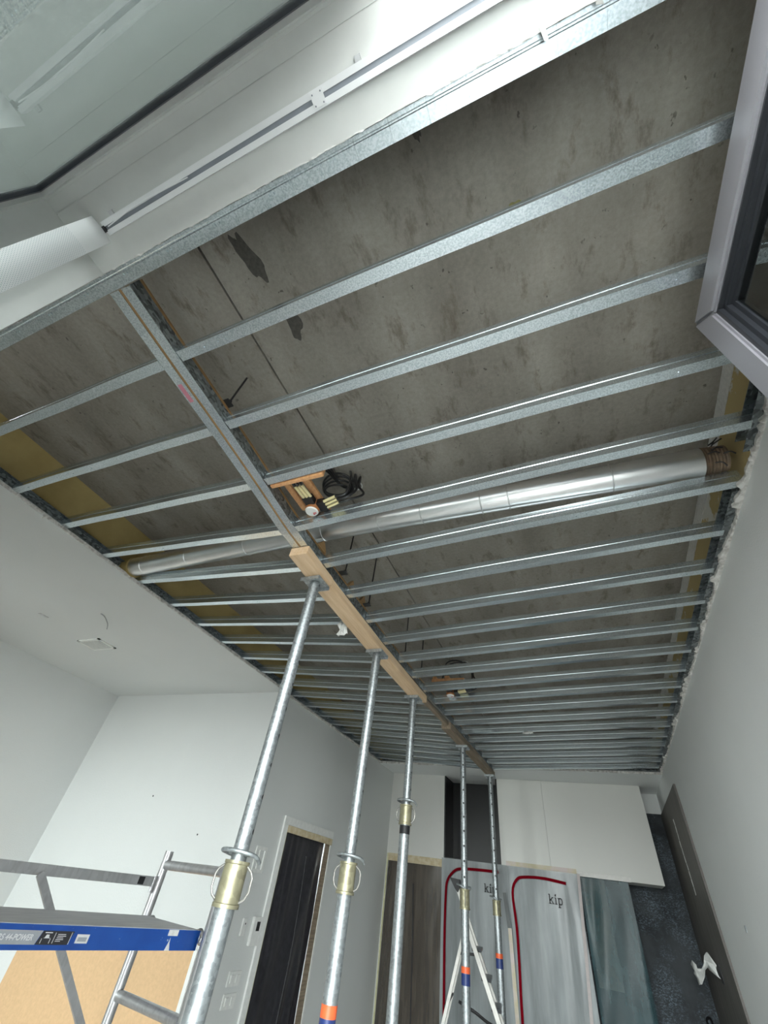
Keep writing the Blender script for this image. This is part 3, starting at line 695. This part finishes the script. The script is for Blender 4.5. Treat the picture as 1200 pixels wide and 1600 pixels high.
# ------------------------------------------------------------------ alcove ceiling fittings
vent = thing('ceiling_vent', (-4.03, 2.29, 1.372), 'small square slatted vent grille in the white alcove ceiling', 'vent')
mb = MB(); x0, x1, y0, y1 = -4.18, -3.88, 2.19, 2.39
for a, b in (((x0, y0), (x1, y0 + .022)), ((x0, y1 - .022), (x1, y1)), ((x0, y0), (x0 + .022, y1)), ((x1 - .022, y0), (x1, y1))): mb.box((*a, 1.371), (*b, 1.379))
mb.build('vent_frame', M['whitep'], vent)
MB().box((x0 + .02, y0 + .02, 1.3775), (x1 - .02, y1 - .02, 1.3788)).build('vent_shadow_box', plain('grey_vent_interior', (.28, .28, .26), .8), vent)
sl = MB()
for i in range(12): sl.box((x0 + .02, y0 + .028 + i * .0125, 1.373), (x1 - .02, y0 + .033 + i * .0125, 1.377))
sl.build('vent_slats', M['whitep'], vent)
tag(MB().box((-4.06, 1.71, 1.374), (-4.03, 1.79, 1.379)).build('ceiling_clip', M['alu'], bevel=.001), 'small grey metal clip in the white alcove ceiling', 'clip')
tag(MB().tube([(-3.42, 1.83, 1.378), (-3.40, 1.86, 1.366), (-3.48, 1.96, 1.362), (-3.55, 2.02, 1.352)], .004, 8, 5).build('loose_cable', plain('grey_cable', (.3, .31, .32), .5), sm=True), 'short loose grey cable end poking from the alcove ceiling', 'cable')
# ------------------------------------------------------------------ tan board in the alcove
tb = thing('tan_board', (-3.8, 3.53, ZF), 'large tan fibreboard with white edge against the alcove wall behind the scaffold', 'board')
MB().box((-4.67, 3.522, ZF), (-2.845, 3.540, -.462)).build('board_face', M['tan'], tb)
mb = MB(); mb.box((-2.845, 3.514, ZF), (-2.815, 3.541, -.455)); tag(mb.build('edge_trim', M['whitep'], tb), 'white edge trim')
# ------------------------------------------------------------------ scaffold
A = Vector((-2.58, 2.66, 0)); B = Vector((-2.02, 2.57, 0)); U = Vector((.159, .987, 0)).normalized(); Vv = Vector((-.987, .159, 0)).normalized()
sc = thing('rolling_scaffold', (-2.3, 2.0, ZF), 'aluminium folding scaffold with a blue-edged platform at lower left', 'scaffold')
LEN = 1.85
for k in (0, 1):
    off = -U * (LEN * k)
    for nm, P, zt in (('upright', A, .035), ('upright', B, .020)):
        p = P + off; MB().tube([(p.x, p.y, ZF + .12), (p.x, p.y, zt)], .0255, 24).build('upright', M['alu'], sc, sm=True)
        c = MB().tube([(p.x - .02, p.y, ZF + .055), (p.x + .02, p.y, ZF + .055)], .055, 20).build('castor', M['rubber'], sc, sm=True)
    for z in (-.032, -.572, -1.10, -1.55):
        a = A + off + Vector((0, 0, z)); b = B + off + Vector((0, 0, z + .012 if z > -.1 else z)); d = (b - a).normalized()
        MB().tube([a + d * .02, a + d * .03, b - d * .03, b - d * .02], [.026, .0235, .0235, .026], 24).build('rung', M['alu'], sc, sm=True)
def flat(p, q, hw, ht, nm, mat, par=sc):
    return MB().sweep([p, q], [(-ht, -hw), (ht, -hw), (ht, hw), (-ht, hw)]).build(nm, mat, par)
inn = -Vv * .035
g0 = Vector((-2.588, 2.612, -.114)); g1 = g0 - U * 1.80; g1.z = -.128
flat(g0, g1, .0225, .012, 'guard_rail', M['alu'])
e0 = g0 + U * .01; MB().tube([e0 + Vector((0, 0, .028)), e0 + Vector((0, 0, -.05))], .010, 12).build('rail_hook', M['alu'], sc, sm=True)
blk = g0 - U * .085 - Vv * .0125
MB().sweep([blk - U * .02, blk + U * .02], [(-.002, -.018), (.0012, -.018), (.0012, .016), (-.002, .018)]).build('rail_latch', M['black'], sc)
d0 = Vector((-2.692, 1.93, -.135)); d1 = Vector((-2.575, 2.66, -.82))
flat(d0 - Vv * .03, d1 - Vv * .03 - Vector((0, 0, 0)), .016, .010, 'diagonal_brace', M['alu'])
# deck
dk = MB(); zt = -.262; zb = -.336
near = Vector((-2.071, 2.562, 0)); W_ = .50
def dpt(s, tt, z): return near - U * s + Vv * tt + Vector((0, 0, z))
def obox(s0, s1, t0, t1, z0, z1):
    m = MB(); c = [(s0, t0), (s1, t0), (s1, t1), (s0, t1)]
    return m.poly([dpt(a, b, z0) for a, b in c], (0, 0, z1 - z0))
deck = obox(0.0, 1.78, .006, W_ - .006, zt - .012, zt + .002).build('platform_board', M['deck'], sc)
def beamside(t0, sgn):
    pr = [(0, 0), (.018, 0), (.018, .006), (.004, .010), (.004, .052), (.010, .060), (.010, .074), (0, .074)]
    m = MB(); P0 = dpt(0, t0, zb); P1 = dpt(1.79, t0, zb)
    return m.sweep([P0, P1], [(sgn * a, b) for a, b in pr]).build('platform_edge', M['blue'], sc)
# side axis of a sweep running along -U points to +Vv
eb = beamside(0, 1); beamside(W_, -1)
obox(-.004, .012, .0, W_, zb, zt).build('platform_end', M['blue'], sc)
obox(1.775, 1.79, .0, W_, zb, zt).build('platform_end', M['blue'], sc)
hk = MB(); hk.tube([dpt(-.004, .03, zt - .012), dpt(-.03, .03, zt - .004), dpt(-.05, .03, zt - .03), dpt(-.04, .03, zt - .055)], .012, 10, 4); hk.tube([dpt(-.004, W_ - .03, zt - .012), dpt(-.03, W_ - .03, zt - .004), dpt(-.05, W_ - .03, zt - .03)], .012, 10, 4)
hk.build('platform_hook', M['alu'], sc, sm=True)
# labels on the blue edge (flat stickers a hair proud of the web)
def onside(y, z, proud=.0): 
    s = (near.y - y - .026) / U.y; return dpt(s, -proud, z)
def sticker(y0, y1, z0, z1, mat, nm, par, slant=0.0, proud=.0012, lab=None):
    pts = [onside(y0 - slant, z0, proud), onside(y1 - slant, z0, proud), onside(y1, z1, proud), onside(y0, z1, proud)]
    o = MB().poly(pts, Vv * .001).build(nm, mat, par)
    if lab: tag(o, lab)
    return o
sticker(.95, 1.710, -.320, -.279, M['label'], 'name_label', eb, .012, lab='grey label with slanted white lettering')
sticker(1.712, 1.846, -.320, -.279, M['blacklabel'], 'load_label', eb, .012, lab='black load label')
sticker(1.864, 1.921, -.315, -.287, M['mark'], 'small_sticker', eb, lab='white sticker with a barcode block')
sticker(1.872, 1.912, -.309, -.296, M['label'], 'sticker_print', eb, proud=.0022)
pm = MB()
for y0, y1, z0, z1 in ((1.722, 1.752, -.286, -.283), (1.724, 1.752, -.301, -.3), (1.716, 1.718, -.316, -.302), (1.752, 1.754, -.316, -.302), (1.766, 1.768, -.316, -.284), (1.778, 1.812, -.290, -.288), (1.778, 1.815, -.295, -.293), (1.778, 1.805, -.300, -.298), (1.776, 1.808, -.305, -.303), (1.776, 1.798, -.310, -.308), (1.836, 1.838, -.318, -.282)):
    pts = [onside(y0, z0, .0022), onside(y1, z0, .0022), onside(y1, z1, .0022), onside(y0, z1, .0022)]; pm.poly(pts, Vv * .0008)
pts = [onside(a, b, .0022) for a, b in ((1.727, -.300), (1.746, -.300), (1.742, -.290), (1.731, -.290))]; pm.poly(pts, Vv * .0008)
pm.build('load_print', M['mark'], eb)
def text_mesh(body, size, mat, origin, xdir, ydir, parent, name, ext=.0005, bold=0.0, shear=0.0, xs=1.0):
    cu = bpy.data.curves.new('lettering', 'FONT'); cu.body = body; cu.size = size; cu.extrude = ext; cu.offset = bold; cu.shear = shear
    to = bpy.data.objects.new('lettering_curve', cu); COL.objects.link(to)
    dg = bpy.context.evaluated_depsgraph_get(); me = bpy.data.meshes.new_from_object(to.evaluated_get(dg))
    bpy.data.objects.remove(to); bpy.data.curves.remove(cu)
    X = Vector(xdir).normalized(); Y = Vector(ydir).normalized(); Z = X.cross(Y); org = Vector(parent['_o'])
    for q in me.vertices: q.co = Vector(origin) - org + X * q.co.x * xs + Y * q.co.y + Z * q.co.z
    me.materials.append(mat); me.name = name
    o = bpy.data.objects.new(name, me); COL.objects.link(o); o.parent = parent; o['_o'] = list(org); return o
text_mesh('RS 44-POWER', .0245, M['mark'], onside(1.545, -.3075, .0026), U, (0, 0, 1), eb, 'name_lettering', .0004, .0006, .15, .90)
# scratches through the blue paint and a scrap of tape
sx = MB(); sx.poly([onside(y, z, .001) for y, z in ((2.342, -.336), (2.352, -.31), (2.358, -.29), (2.361, -.31), (2.368, -.325), (2.372, -.336))], Vv * .0006)
sx.build('paint_drip', M['mark'], eb)
sticker(2.335, 2.395, -.284, -.2625, M['paper'], 'tape_scrap', eb, proud=.0022, lab='scrap of white tape')
# ------------------------------------------------------------------ left wall fittings, door
def wallbox(y0, y1, z0, z1, t=.012): return MB().box((XL, y0, z0), (XL + t, y1, z1))
wf = thing('wall_bracket', (XL, 3.86, 0.0), 'white empty rectangular wall bracket on the grey wall behind the nearest prop', 'wall bracket')
mb = MB()
for a in ((3.80, 3.96, .15, .175), (3.80, 3.96, .0, .025), (3.80, 3.815, .025, .15), (3.93, 3.96, .025, .15)): mb.box((XL, a[0], a[2]), (XL + .012, a[1], a[3]))
mb.build('bracket_frame', M['whitep'], wf, bevel=.002)
MB().box((XL, 3.86, .02), (XL + .008, 3.875, .155)).build('bracket_bar', M['whitep'], wf)
th = thing('thermostat', (XL, 4.07, -.43), 'white wall thermostat with a small black display', 'thermostat')
wallbox(4.0, 4.125, -.43, -.262, .026).build('housing', M['whitep'], th, bevel=.004)
MB().box((XL + .025, 4.045, -.345), (XL + .0275, 4.09, -.29)).build('display', M['black'], th)
sw = thing('room_sensor', (XL, 3.88, -.37), 'narrow white room sensor left of the thermostat', 'sensor')
wallbox(3.865, 3.915, -.375, -.275, .014).build('housing', M['whitep'], sw, bevel=.003); MB().box((XL + .0135, 3.895, -.31), (XL + .015, 3.905, -.30)).build('button', M['black'], sw)
for z0, l in ((-.640, 'upper double switch plate below the thermostat'), (-.752, 'lower double switch plate below the thermostat')):
    s_ = thing('switch_plate', (XL, 3.94, z0), 'white ' + l, 'switch plate', 'switch plates on the grey wall')
    wallbox(3.862, 4.018, z0, z0 + .078, .009).build('plate', M['whitep'], s_, bevel=.002)
    for a in (3.885, 3.955): MB().box((XL + .008, a, z0 + .018), (XL + .016, a + .042, z0 + .060)).build('rocker', M['whitep'], s_, bevel=.002)
d1 = MB(); cz = .415
d1.box((XL - .002, 4.128, ZF), (XL + .016, 4.20, .3715)); d1.box((XL - .002, 5.12, ZF), (XL + .010, 5.15, .3715)); d1.box((XL - .002, 4.128, .3722), (XL + .016, 5.15, cz + .02))
dr = struct('door_1', d1, M['whitep'])
MB().box((XL - .004, 4.20, .318), (XL + .018, 5.14, .371)).build('top_tape', M['tape'], dr)
MB().box((XL - .004, 4.196, ZF), (XL + .005, 4.222, .32)).build('side_tape', M['yellowtape'], dr)
MB().box((XL - .004, 5.02, ZF), (XL + .003, 5.12, .32)).build('far_jamb', M['oldtimber'], dr)
def curtain(p0, p1, z0, z1, mat, name, parent=None, label=None, cat=None, amp=.012, nx=60, nz=40, seed=1, fold=.08, thick=.0008):
    rnd = random.Random(seed); p0 = Vector((*p0, 0)); p1 = Vector((*p1, 0)); d = p1 - p0; nrm = Vector((d.y, -d.x, 0)).normalized(); ph = [rnd.uniform(0, 6.28) for _ in range(8)]
    L = d.length; vs = []
    for j in range(nz + 1):
        tz = j / nz
        for i in range(nx + 1):
            tx = i / nx; s = tx * L
            o = amp * (math.sin(s / fold * 6.28 + ph[0] + 2.2 * math.sin(tz * 3 + ph[1]) + 1.5 * math.sin(s * 9 + ph[4])) * .4 * (.5 + .5 * math.sin(s * 7 + ph[5] + tz * 4)) + math.sin(s / fold * 2.1 + ph[2] + tz * 5) * .4 + .3 * math.sin(tz * 11 + ph[3] + s * 15 + 2 * math.sin(s * 8)))
            o *= min(1, tz * 6 + .15)
            vs.append(p0 + d * tx + nrm * o + Vector((0, 0, z1 + (z0 - z1) * tz)))
    m = MB(); m.add(vs, [(j * (nx + 1) + i, j * (nx + 1) + i + 1, (j + 1) * (nx + 1) + i + 1, (j + 1) * (nx + 1) + i) for j in range(nz) for i in range(nx)])
    o = m.build(name, mat, parent, sm=True)
    if label: tag(o, label, cat)
    return o
curtain((XL - .03, 4.20), (XL - .03, 5.05), ZF, .35, M['blackfilm'], 'plastic_sheet', None, 'black plastic sheet closing the doorway in the left wall', 'plastic sheet', .02, seed=3, fold=.13)
tag(MB().tube([(XL + .006, 4.66, .18), (XL + .012, 4.70, -.4), (XL + .008, 4.68, -1.0), (XL + .01, 4.68, ZF)], .006, 6, 6).build('sheet_zip', M['ink']), 'black zip down the black plastic sheet in the left doorway', 'zip')
tag(MB().box((XL - .35, 4.1, ZF), (XL - .33, 5.3, .5)).build('door_back', M['dark']), kind='structure'); COL.objects['door_back'].name = 'trim_1'
# ------------------------------------------------------------------ kitchen end
KY = 6.83
struct('wall_kitchen', MB().box((XL, KY, .425), (-1.93, YB, 1.373)), M['kitchenwhite'])
nic = thing('niche', (-1.56, 7.0, .43), 'tall black recess between the white wall panel and cabinet', 'niche')
MB().box((-1.93, KY, .43), (-1.912, YB - .004, 1.372)).build('side_panel', M['slot'], nic)
MB().box((-1.198, KY + .012, .43), (-1.18, YB - .004, 1.372)).build('side_panel', M['slot'], nic)
MB().box((-1.912, YB - .02, .43), (-1.198, YB - .004, 1.372)).build('back_panel', M['slot'], nic)
MB().box((-1.912, KY + .03, .43), (-1.198, YB - .02, .45)).build('bottom_panel', M['slot'], nic)
cab = thing('wall_cabinet', (-.3, 7.0, .43), 'wide white lacquered wall cabinet over the plastic dust screens', 'cabinet')
MB().box((-1.178, KY + .022, .432), (.600, YB, 1.371)).build('carcass', M['kitchenwhite'], cab)
for a, b in ((-1.178, -.585), (-.583, .008), (.010, .600)): MB().box((a, KY, .430), (b, KY + .020, 1.371)).build('door', M['kitchenwhite'], cab)
# doorway with brown film, left of the screens
d2 = MB(); d2.box((XL, KY, ZF), (-2.716, KY + .10, .425)); d2.box((-1.95, KY, ZF), (-1.93, KY + .10, .425))
do2 = struct('door_2', d2, M['leftpaint'])
MB().box((-2.716, KY - .004, .345), (-1.95, KY + .02, .424)).build('top_tape', M['tape'], do2)
MB().box((-2.735, KY - .005, ZF), (-2.716, KY + .0, .42)).build('side_tape', M['yellowtape'], do2)
curtain((-2.715, KY + .015), (-1.952, KY + .015), ZF, .345, M['brownfilm'], 'plastic_sheet', None, 'brownish see-through plastic sheet over the doorway in the kitchen corner', 'plastic sheet', .014, seed=5, fold=.3)
tag(MB().sweep([(-2.332, KY - .015, .145), (-2.30, KY - .015, -.4), (-2.284, KY - .015, -1.0), (-2.28, KY - .015, ZF)], [(-.007, -.002), (.007, -.002), (.007, .002), (-.007, .002)], up=(0, 1, 0)).build('sheet_zip', M['ink']), 'black zip down the brownish sheet in the kitchen corner', 'zip')
MBx = MB().box((-2.715, 7.15, ZF), (-2.25, 7.17, .40)); tag(MBx.build('inner_door', plain('brown_door', (.12, .095, .07), .6)), 'brown door leaf behind the brownish plastic sheet', 'door')
# two zip dust doors
def kip(cx, cz, h, parent, y):
    """the three printed letters k i p in slab-serif strokes"""
    m = MB(); s = h
    def stroke(pts, w_=.12):
        P = [Vector((cx + a * s, y, cz + b * s)) for a, b in pts]
        for a, b in zip(P, P[1:]):
            d = (b - a).normalized(); n_ = Vector((-d.z, 0, d.x)) * w_ * s / 2
            m.poly([a - n_ - d * .02 * s, b - n_ + d * .02 * s, b + n_ + d * .02 * s, a + n_ - d * .02 * s], (0, .001, 0))
    stroke([(-.95, 0), (-.95, 1.0)], .15); stroke([(-1.08, 0), (-.78, 0)], .08); stroke([(-1.08, .98), (-.92, .98)], .08)
    stroke([(-.93, .30), (-.55, .66)], .11); stroke([(-.78, .42), (-.50, 0)], .13); stroke([(-.66, .66), (-.42, .66)], .07); stroke([(-.62, 0), (-.36, 0)], .07)
    stroke([(-.10, 0), (-.10, .68)], .15); stroke([(-.24, 0), (.06, 0)], .08); stroke([(-.24, .66), (-.08, .66)], .08)
    stroke([(-.10, .84), (-.10, 1.0)], .17); stroke([(-.14, .92), (-.02, 1.06)], .10)
    stroke([(.32, -.32), (.32, .66)], .15); stroke([(.18, -.32), (.50, -.32)], .08); stroke([(.18, .66), (.34, .66)], .08)
    stroke([(.34, .58), (.52, .68), (.70, .62), (.78, .42), (.78, .24), (.70, .05), (.52, -.02), (.34, .08)], .12)
    return m.build('lettering', M['ink'], parent)
def dust_door(x0, x1, zt0, zz, zx, seed, label):
    t = thing('dust_door', ((x0 + x1) / 2, 6.80, ZF), label, 'dust door', 'zip dust doors hung under the cabinet')
    curtain((x0, 6.805), (x1, 6.805), ZF, zt0, M['film'], 'plastic_film', t, amp=.008, seed=seed, fold=.22)
    z = MB(); P = smooth([Vector((a, 6.782, b)) for a, b in zz] + [Vector((zz[-1][0], 6.782, ZF + .02))], 4)
    z.sweep(P, [(-.014, -.0025), (.014, -.0025), (.014, .0025), (-.014, .0025)], up=(0, 1, 0)); tag(z.build('zip', M['red'], t), 'red zip curving along the top and left side')
    kip(zx[0], zx[1], zx[2], t, 6.782)
    return t
dust_door(-1.948, -1.10, .440, [(-1.215, .364), (-1.42, .362), (-1.635, .353), (-1.76, .328), (-1.861, .225), (-1.884, .073), (-1.894, -.319), (-1.891, -.944)], (-1.315, .165, .075), 11, 'grey translucent zip dust door behind the two far props')
dust_door(-1.098, -.30, .440, [(-.436, .340), (-.678, .360), (-.900, .350), (-1.00, .315), (-1.058, .193), (-1.039, -.103), (-1.042, -.402), (-1.053, -.805)], (-.565, .150, .078), 12, 'grey translucent zip dust door right of the farthest prop')
tag(MB().sweep([(-1.155, 6.775, .183), (-1.122, 6.775, -.113)], [(-.02, -.002), (.02, -.002), (.02, .002), (-.02, .002)], up=(0, 1, 0)).build('tape_strip', plain('dark_grey_tape', (.10, .11, .11), .5)), 'dark grey tape strip between the two dust doors', 'tape')
tag(MB().sweep([(-1.118, 6.776, -.115), (-1.10, 6.776, -.9), (-1.10, 6.776, ZF)], [(-.02, -.002), (.02, -.002), (.02, .002), (-.02, .002)], up=(0, 1, 0)).build('tape_strip', M['smudge']), 'pale tape strip below the dark strip between the dust doors', 'tape')
tag(MB().sweep([(-.284, 6.778, .44), (-.34, 6.778, -.3), (-.377, 6.778, -.70), (-.38, 6.778, ZF)], [(-.016, -.002), (.016, -.002), (.016, .002), (-.016, .002)], up=(0, 1, 0)).build('tape_strip', plain('pinkish_tape', (.48, .43, .42), .6)), 'pinkish tape strip at the right edge of the second dust door', 'tape')
tag(MB().box((-1.12, 6.824, .430), (-.30, 6.829, .485)).build('tape_strip', M['smudge']), 'smudged masking tape along the bottom of the white cabinet', 'tape')
tag(MB().box((-.298, 6.824, .425), (.27, 6.829, .470)).build('tape_strip', plain('clear_tape', (.56, .55, .52), .4)), 'clear tape holding the green plastic under the cabinet', 'tape')
curtain((-.285, 6.87), (.235, 6.87), ZF, .428, M['greenfilm'], 'plastic_sheet', None, 'crumpled green-tinted plastic sheet right of the dust doors', 'plastic sheet', .03, seed=8, fold=.16)
tall = MB().box((-.26, 7.02, -.45), (-.02, 7.279, .43)); tag(tall.build('covered_unit', plain('grey_green_unit', (.40, .43, .38), .6)), 'pale unit half hidden behind the green plastic', 'cabinet')
# dark panel on the right wall, its pale streak and the torn socket
pn = MB().box((XR - .018, 5.56, ZF), (XR, 7.26, 1.15)); tag(pn.build('wall_panel', M['panel']), 'dark brown upright panel covering the right wall by the kitchen', 'panel')
st = MB(); P = [(XR - .0195, 6.263 - .02 * i / 10 + random.uniform(-.012, .012), .964 - .0613 * i) for i in range(11)]
for a, b in zip(P, P[1:]): st.poly([(a[0], a[1] - .010, a[2]), (a[0], a[1] + random.uniform(.022, .05), a[2]), (b[0], b[1] + random.uniform(.022, .05), b[2] + .004), (b[0], b[1] - .010, b[2] + .004)], (.0014, 0, 0))
tag(st.build('filler_streak', M['paper']), 'thin pale filler streak down the dark panel', 'filler')
soc = thing('socket_hole', (XR - .02, 6.30, -.16), 'black socket opening with torn white plastic in the dark panel', 'socket')
MB().box((XR - .022, 6.12, -.22), (XR - .0175, 6.24, -.10)).build('opening', M['black'], soc)
cr = MB(); n = 9; vs = []
for i in range(n):
    for j in range(5):
        tt = i / (n - 1); vs.append((XR - .03 - .16 * tt + random.uniform(-.012, .012), 6.27 + .30 * tt + random.uniform(-.02, .02), -.15 + .06 * math.sin(tt * 6) + (j - 2) * .022 * (1 + .5 * math.sin(tt * 9)) + random.uniform(-.01, .01)))
cr.add(vs, [(i * 5 + j, i * 5 + j + 1, (i + 1) * 5 + j + 1, (i + 1) * 5 + j) for i in range(n - 1) for j in range(4)])
co_ = cr.build('torn_plastic', M['whitep'], soc, sm=True); so = co_.modifiers.new('thickness', 'SOLIDIFY'); so.thickness = .002
tag(MB().tube([(.70, 7.1, -.85), (.72, 7.05, -.60), (.70, 6.98, -.50), (.66, 6.92, -.52), (.70, 6.86, -.62), (.745, 6.83, -.80)], .010, 10, 6).build('hose_loop', M['cable'], sm=True), 'black hose loop standing in the kitchen corner', 'hose')
tag(MB().tube([(XR - .004, 4.558, .123), (XR, 4.558, .123)], .012, 10).box((XR - .006, 4.54, .10), (XR, 4.56, .115)).build('wall_plug', plain('grey_plug', (.25, .27, .28), .6)), 'small grey wall plug on the white right wall', 'wall plug')
for (x, y, z, l) in ((-3.9, YA, .42, 'upper'), (-3.2, YA, .18, 'lower')):
    tag(MB().tube([(x, y - .002, z), (x, y, z)], .007, 10).build('screw_hole', M['black']), f'{l} dark screw hole in the alcove end wall', 'screw hole')
# ------------------------------------------------------------------ stepladder
ld = thing('stepladder', (-1.22, 5.55, ZF), 'white aluminium stepladder standing behind the fourth prop', 'stepladder')
LY0, LY1 = 5.36, 5.72
def bar(p, q, a, b, nm, mat): return MB().sweep([p, q], [(-a, -b), (a, -b), (a, b), (-a, b)], up=(0, 1, 0)).build(nm, mat, ld)
lw_ = plain('ladder_white', (.74, .72, .68), .45)
def cl(z, y): return -1.262 + (-.156 - z) * .47 - (.06 if y > 5.5 else 0)       # climbing rails lean right going down
bar((cl(-.10, LY0), LY0, -.10), (cl(ZF, LY0), LY0, ZF), .018, .013, 'climbing_rail', lw_)
bar((cl(.17, LY1), LY1, .17), (cl(ZF, LY1), LY1, ZF), .018, .013, 'climbing_rail', lw_)
def sl_(z): return -1.285 + (z + .098) * .335
bar((sl_(-.098), LY0, -.098), (sl_(ZF), LY0, ZF), .013, .009, 'support_leg', lw_)
bar((sl_(-.16) - .06, LY1, -.16), (sl_(ZF) - .06, LY1, ZF), .010, .007, 'support_leg', lw_)
bk = MB(); bk.poly([(-1.545, LY1 - .02, .215), (-1.43, LY1 - .02, .205), (-1.425, LY1 - .02, .15), (-1.455, LY1 - .02, .10), (-1.485, LY1 - .02, .13)], (0, .04, 0)); bk.build('handle_bracket', M['black'], ld, bevel=.003)
for z in (-.27, -.44, -.60, -.86, -1.12, -1.38):
    xa = cl(z, LY0); xb = cl(z, LY1); s = MB()
    s.poly([(xa - .03, LY0, z - .012), (xa + .055, LY0, z - .012), (xb + .055, LY1, z - .012), (xb - .03, LY1, z - .012)], (0, 0, .024)); s.build('step', M['sashblack'], ld, bevel=.003)
bar((sl_(-.31), LY0, -.31), (cl(-.30, LY0), LY0, -.30), .010, .008, 'spreader', M['black'])
bar((sl_(-.65) - .02, LY0 + .02, -.65), (sl_(-.6) - .055, LY1 - .02, -.6), .008, .008, 'crossbar', M['sashblack'])
# loose tools / cable near the ladder foot
tag(MB().tube([(-1.50, 5.9, -.66), (-1.35, 5.9, -.70), (-1.20, 5.95, -.76), (-1.0, 6.0, -.78)], .012, 8, 5).build('hanging_cord', M['cable'], sm=True), 'black cord slung across behind the stepladder', 'cord')
# ------------------------------------------------------------------ marks on the slab (real stains and patches)
def blotch(cx, cy, rx, ry, mat, label, seed, n=26, rot=0):
    r = random.Random(seed); pts = []; ks = [.6 + r.random() * .7 for _ in range(n)]
    for i in range(n):
        a = 6.283 * i / n; k = (ks[i] * 2 + ks[i - 1] + ks[(i + 1) % n]) / 4; u_, v_ = rx * k * math.cos(a), ry * k * math.sin(a)
        pts.append((cx + u_ * math.cos(rot) - v_ * math.sin(rot), cy + u_ * math.sin(rot) + v_ * math.cos(rot), ZS - .0012))
    return tag(MB().poly(pts, (0, 0, .0011)).build('slab_stain', mat), label, 'stain')
ds = plain('dark_damp_stain', (.075, .07, .06), .8, 0, .3, 60)
blotch(-.86, .16, .035, .10, ds, 'long dark damp stain on the concrete by the slab joint', 1, rot=-.2)
blotch(-.82, .44, .03, .07, ds, 'dark flake-shaped stain on the concrete beyond the first joist', 2, rot=.3)
blotch(-.14, .02, .015, .07, ds, 'narrow dark drip stain on the concrete near the window strip', 3, rot=-.15)
blotch(.12, .36, .022, .022, plain('yellow_green_stain', (.20, .18, .06), .8, 0, .3, 60), 'small yellow-green spot on the concrete', 4)
for i, (x, y) in enumerate(((.50, .02), (.52, .03), (.545, .04))):
    blotch(x, y, .003, .02, plain('pale_scrape', (.5, .48, .43), .8), ['leftmost', 'middle', 'rightmost'][i] + ' of three short pale scrapes on the concrete', 20 + i, 10, rot=.3)
for o in list(bpy.data.objects):
    if '_o' in o: del o['_o']
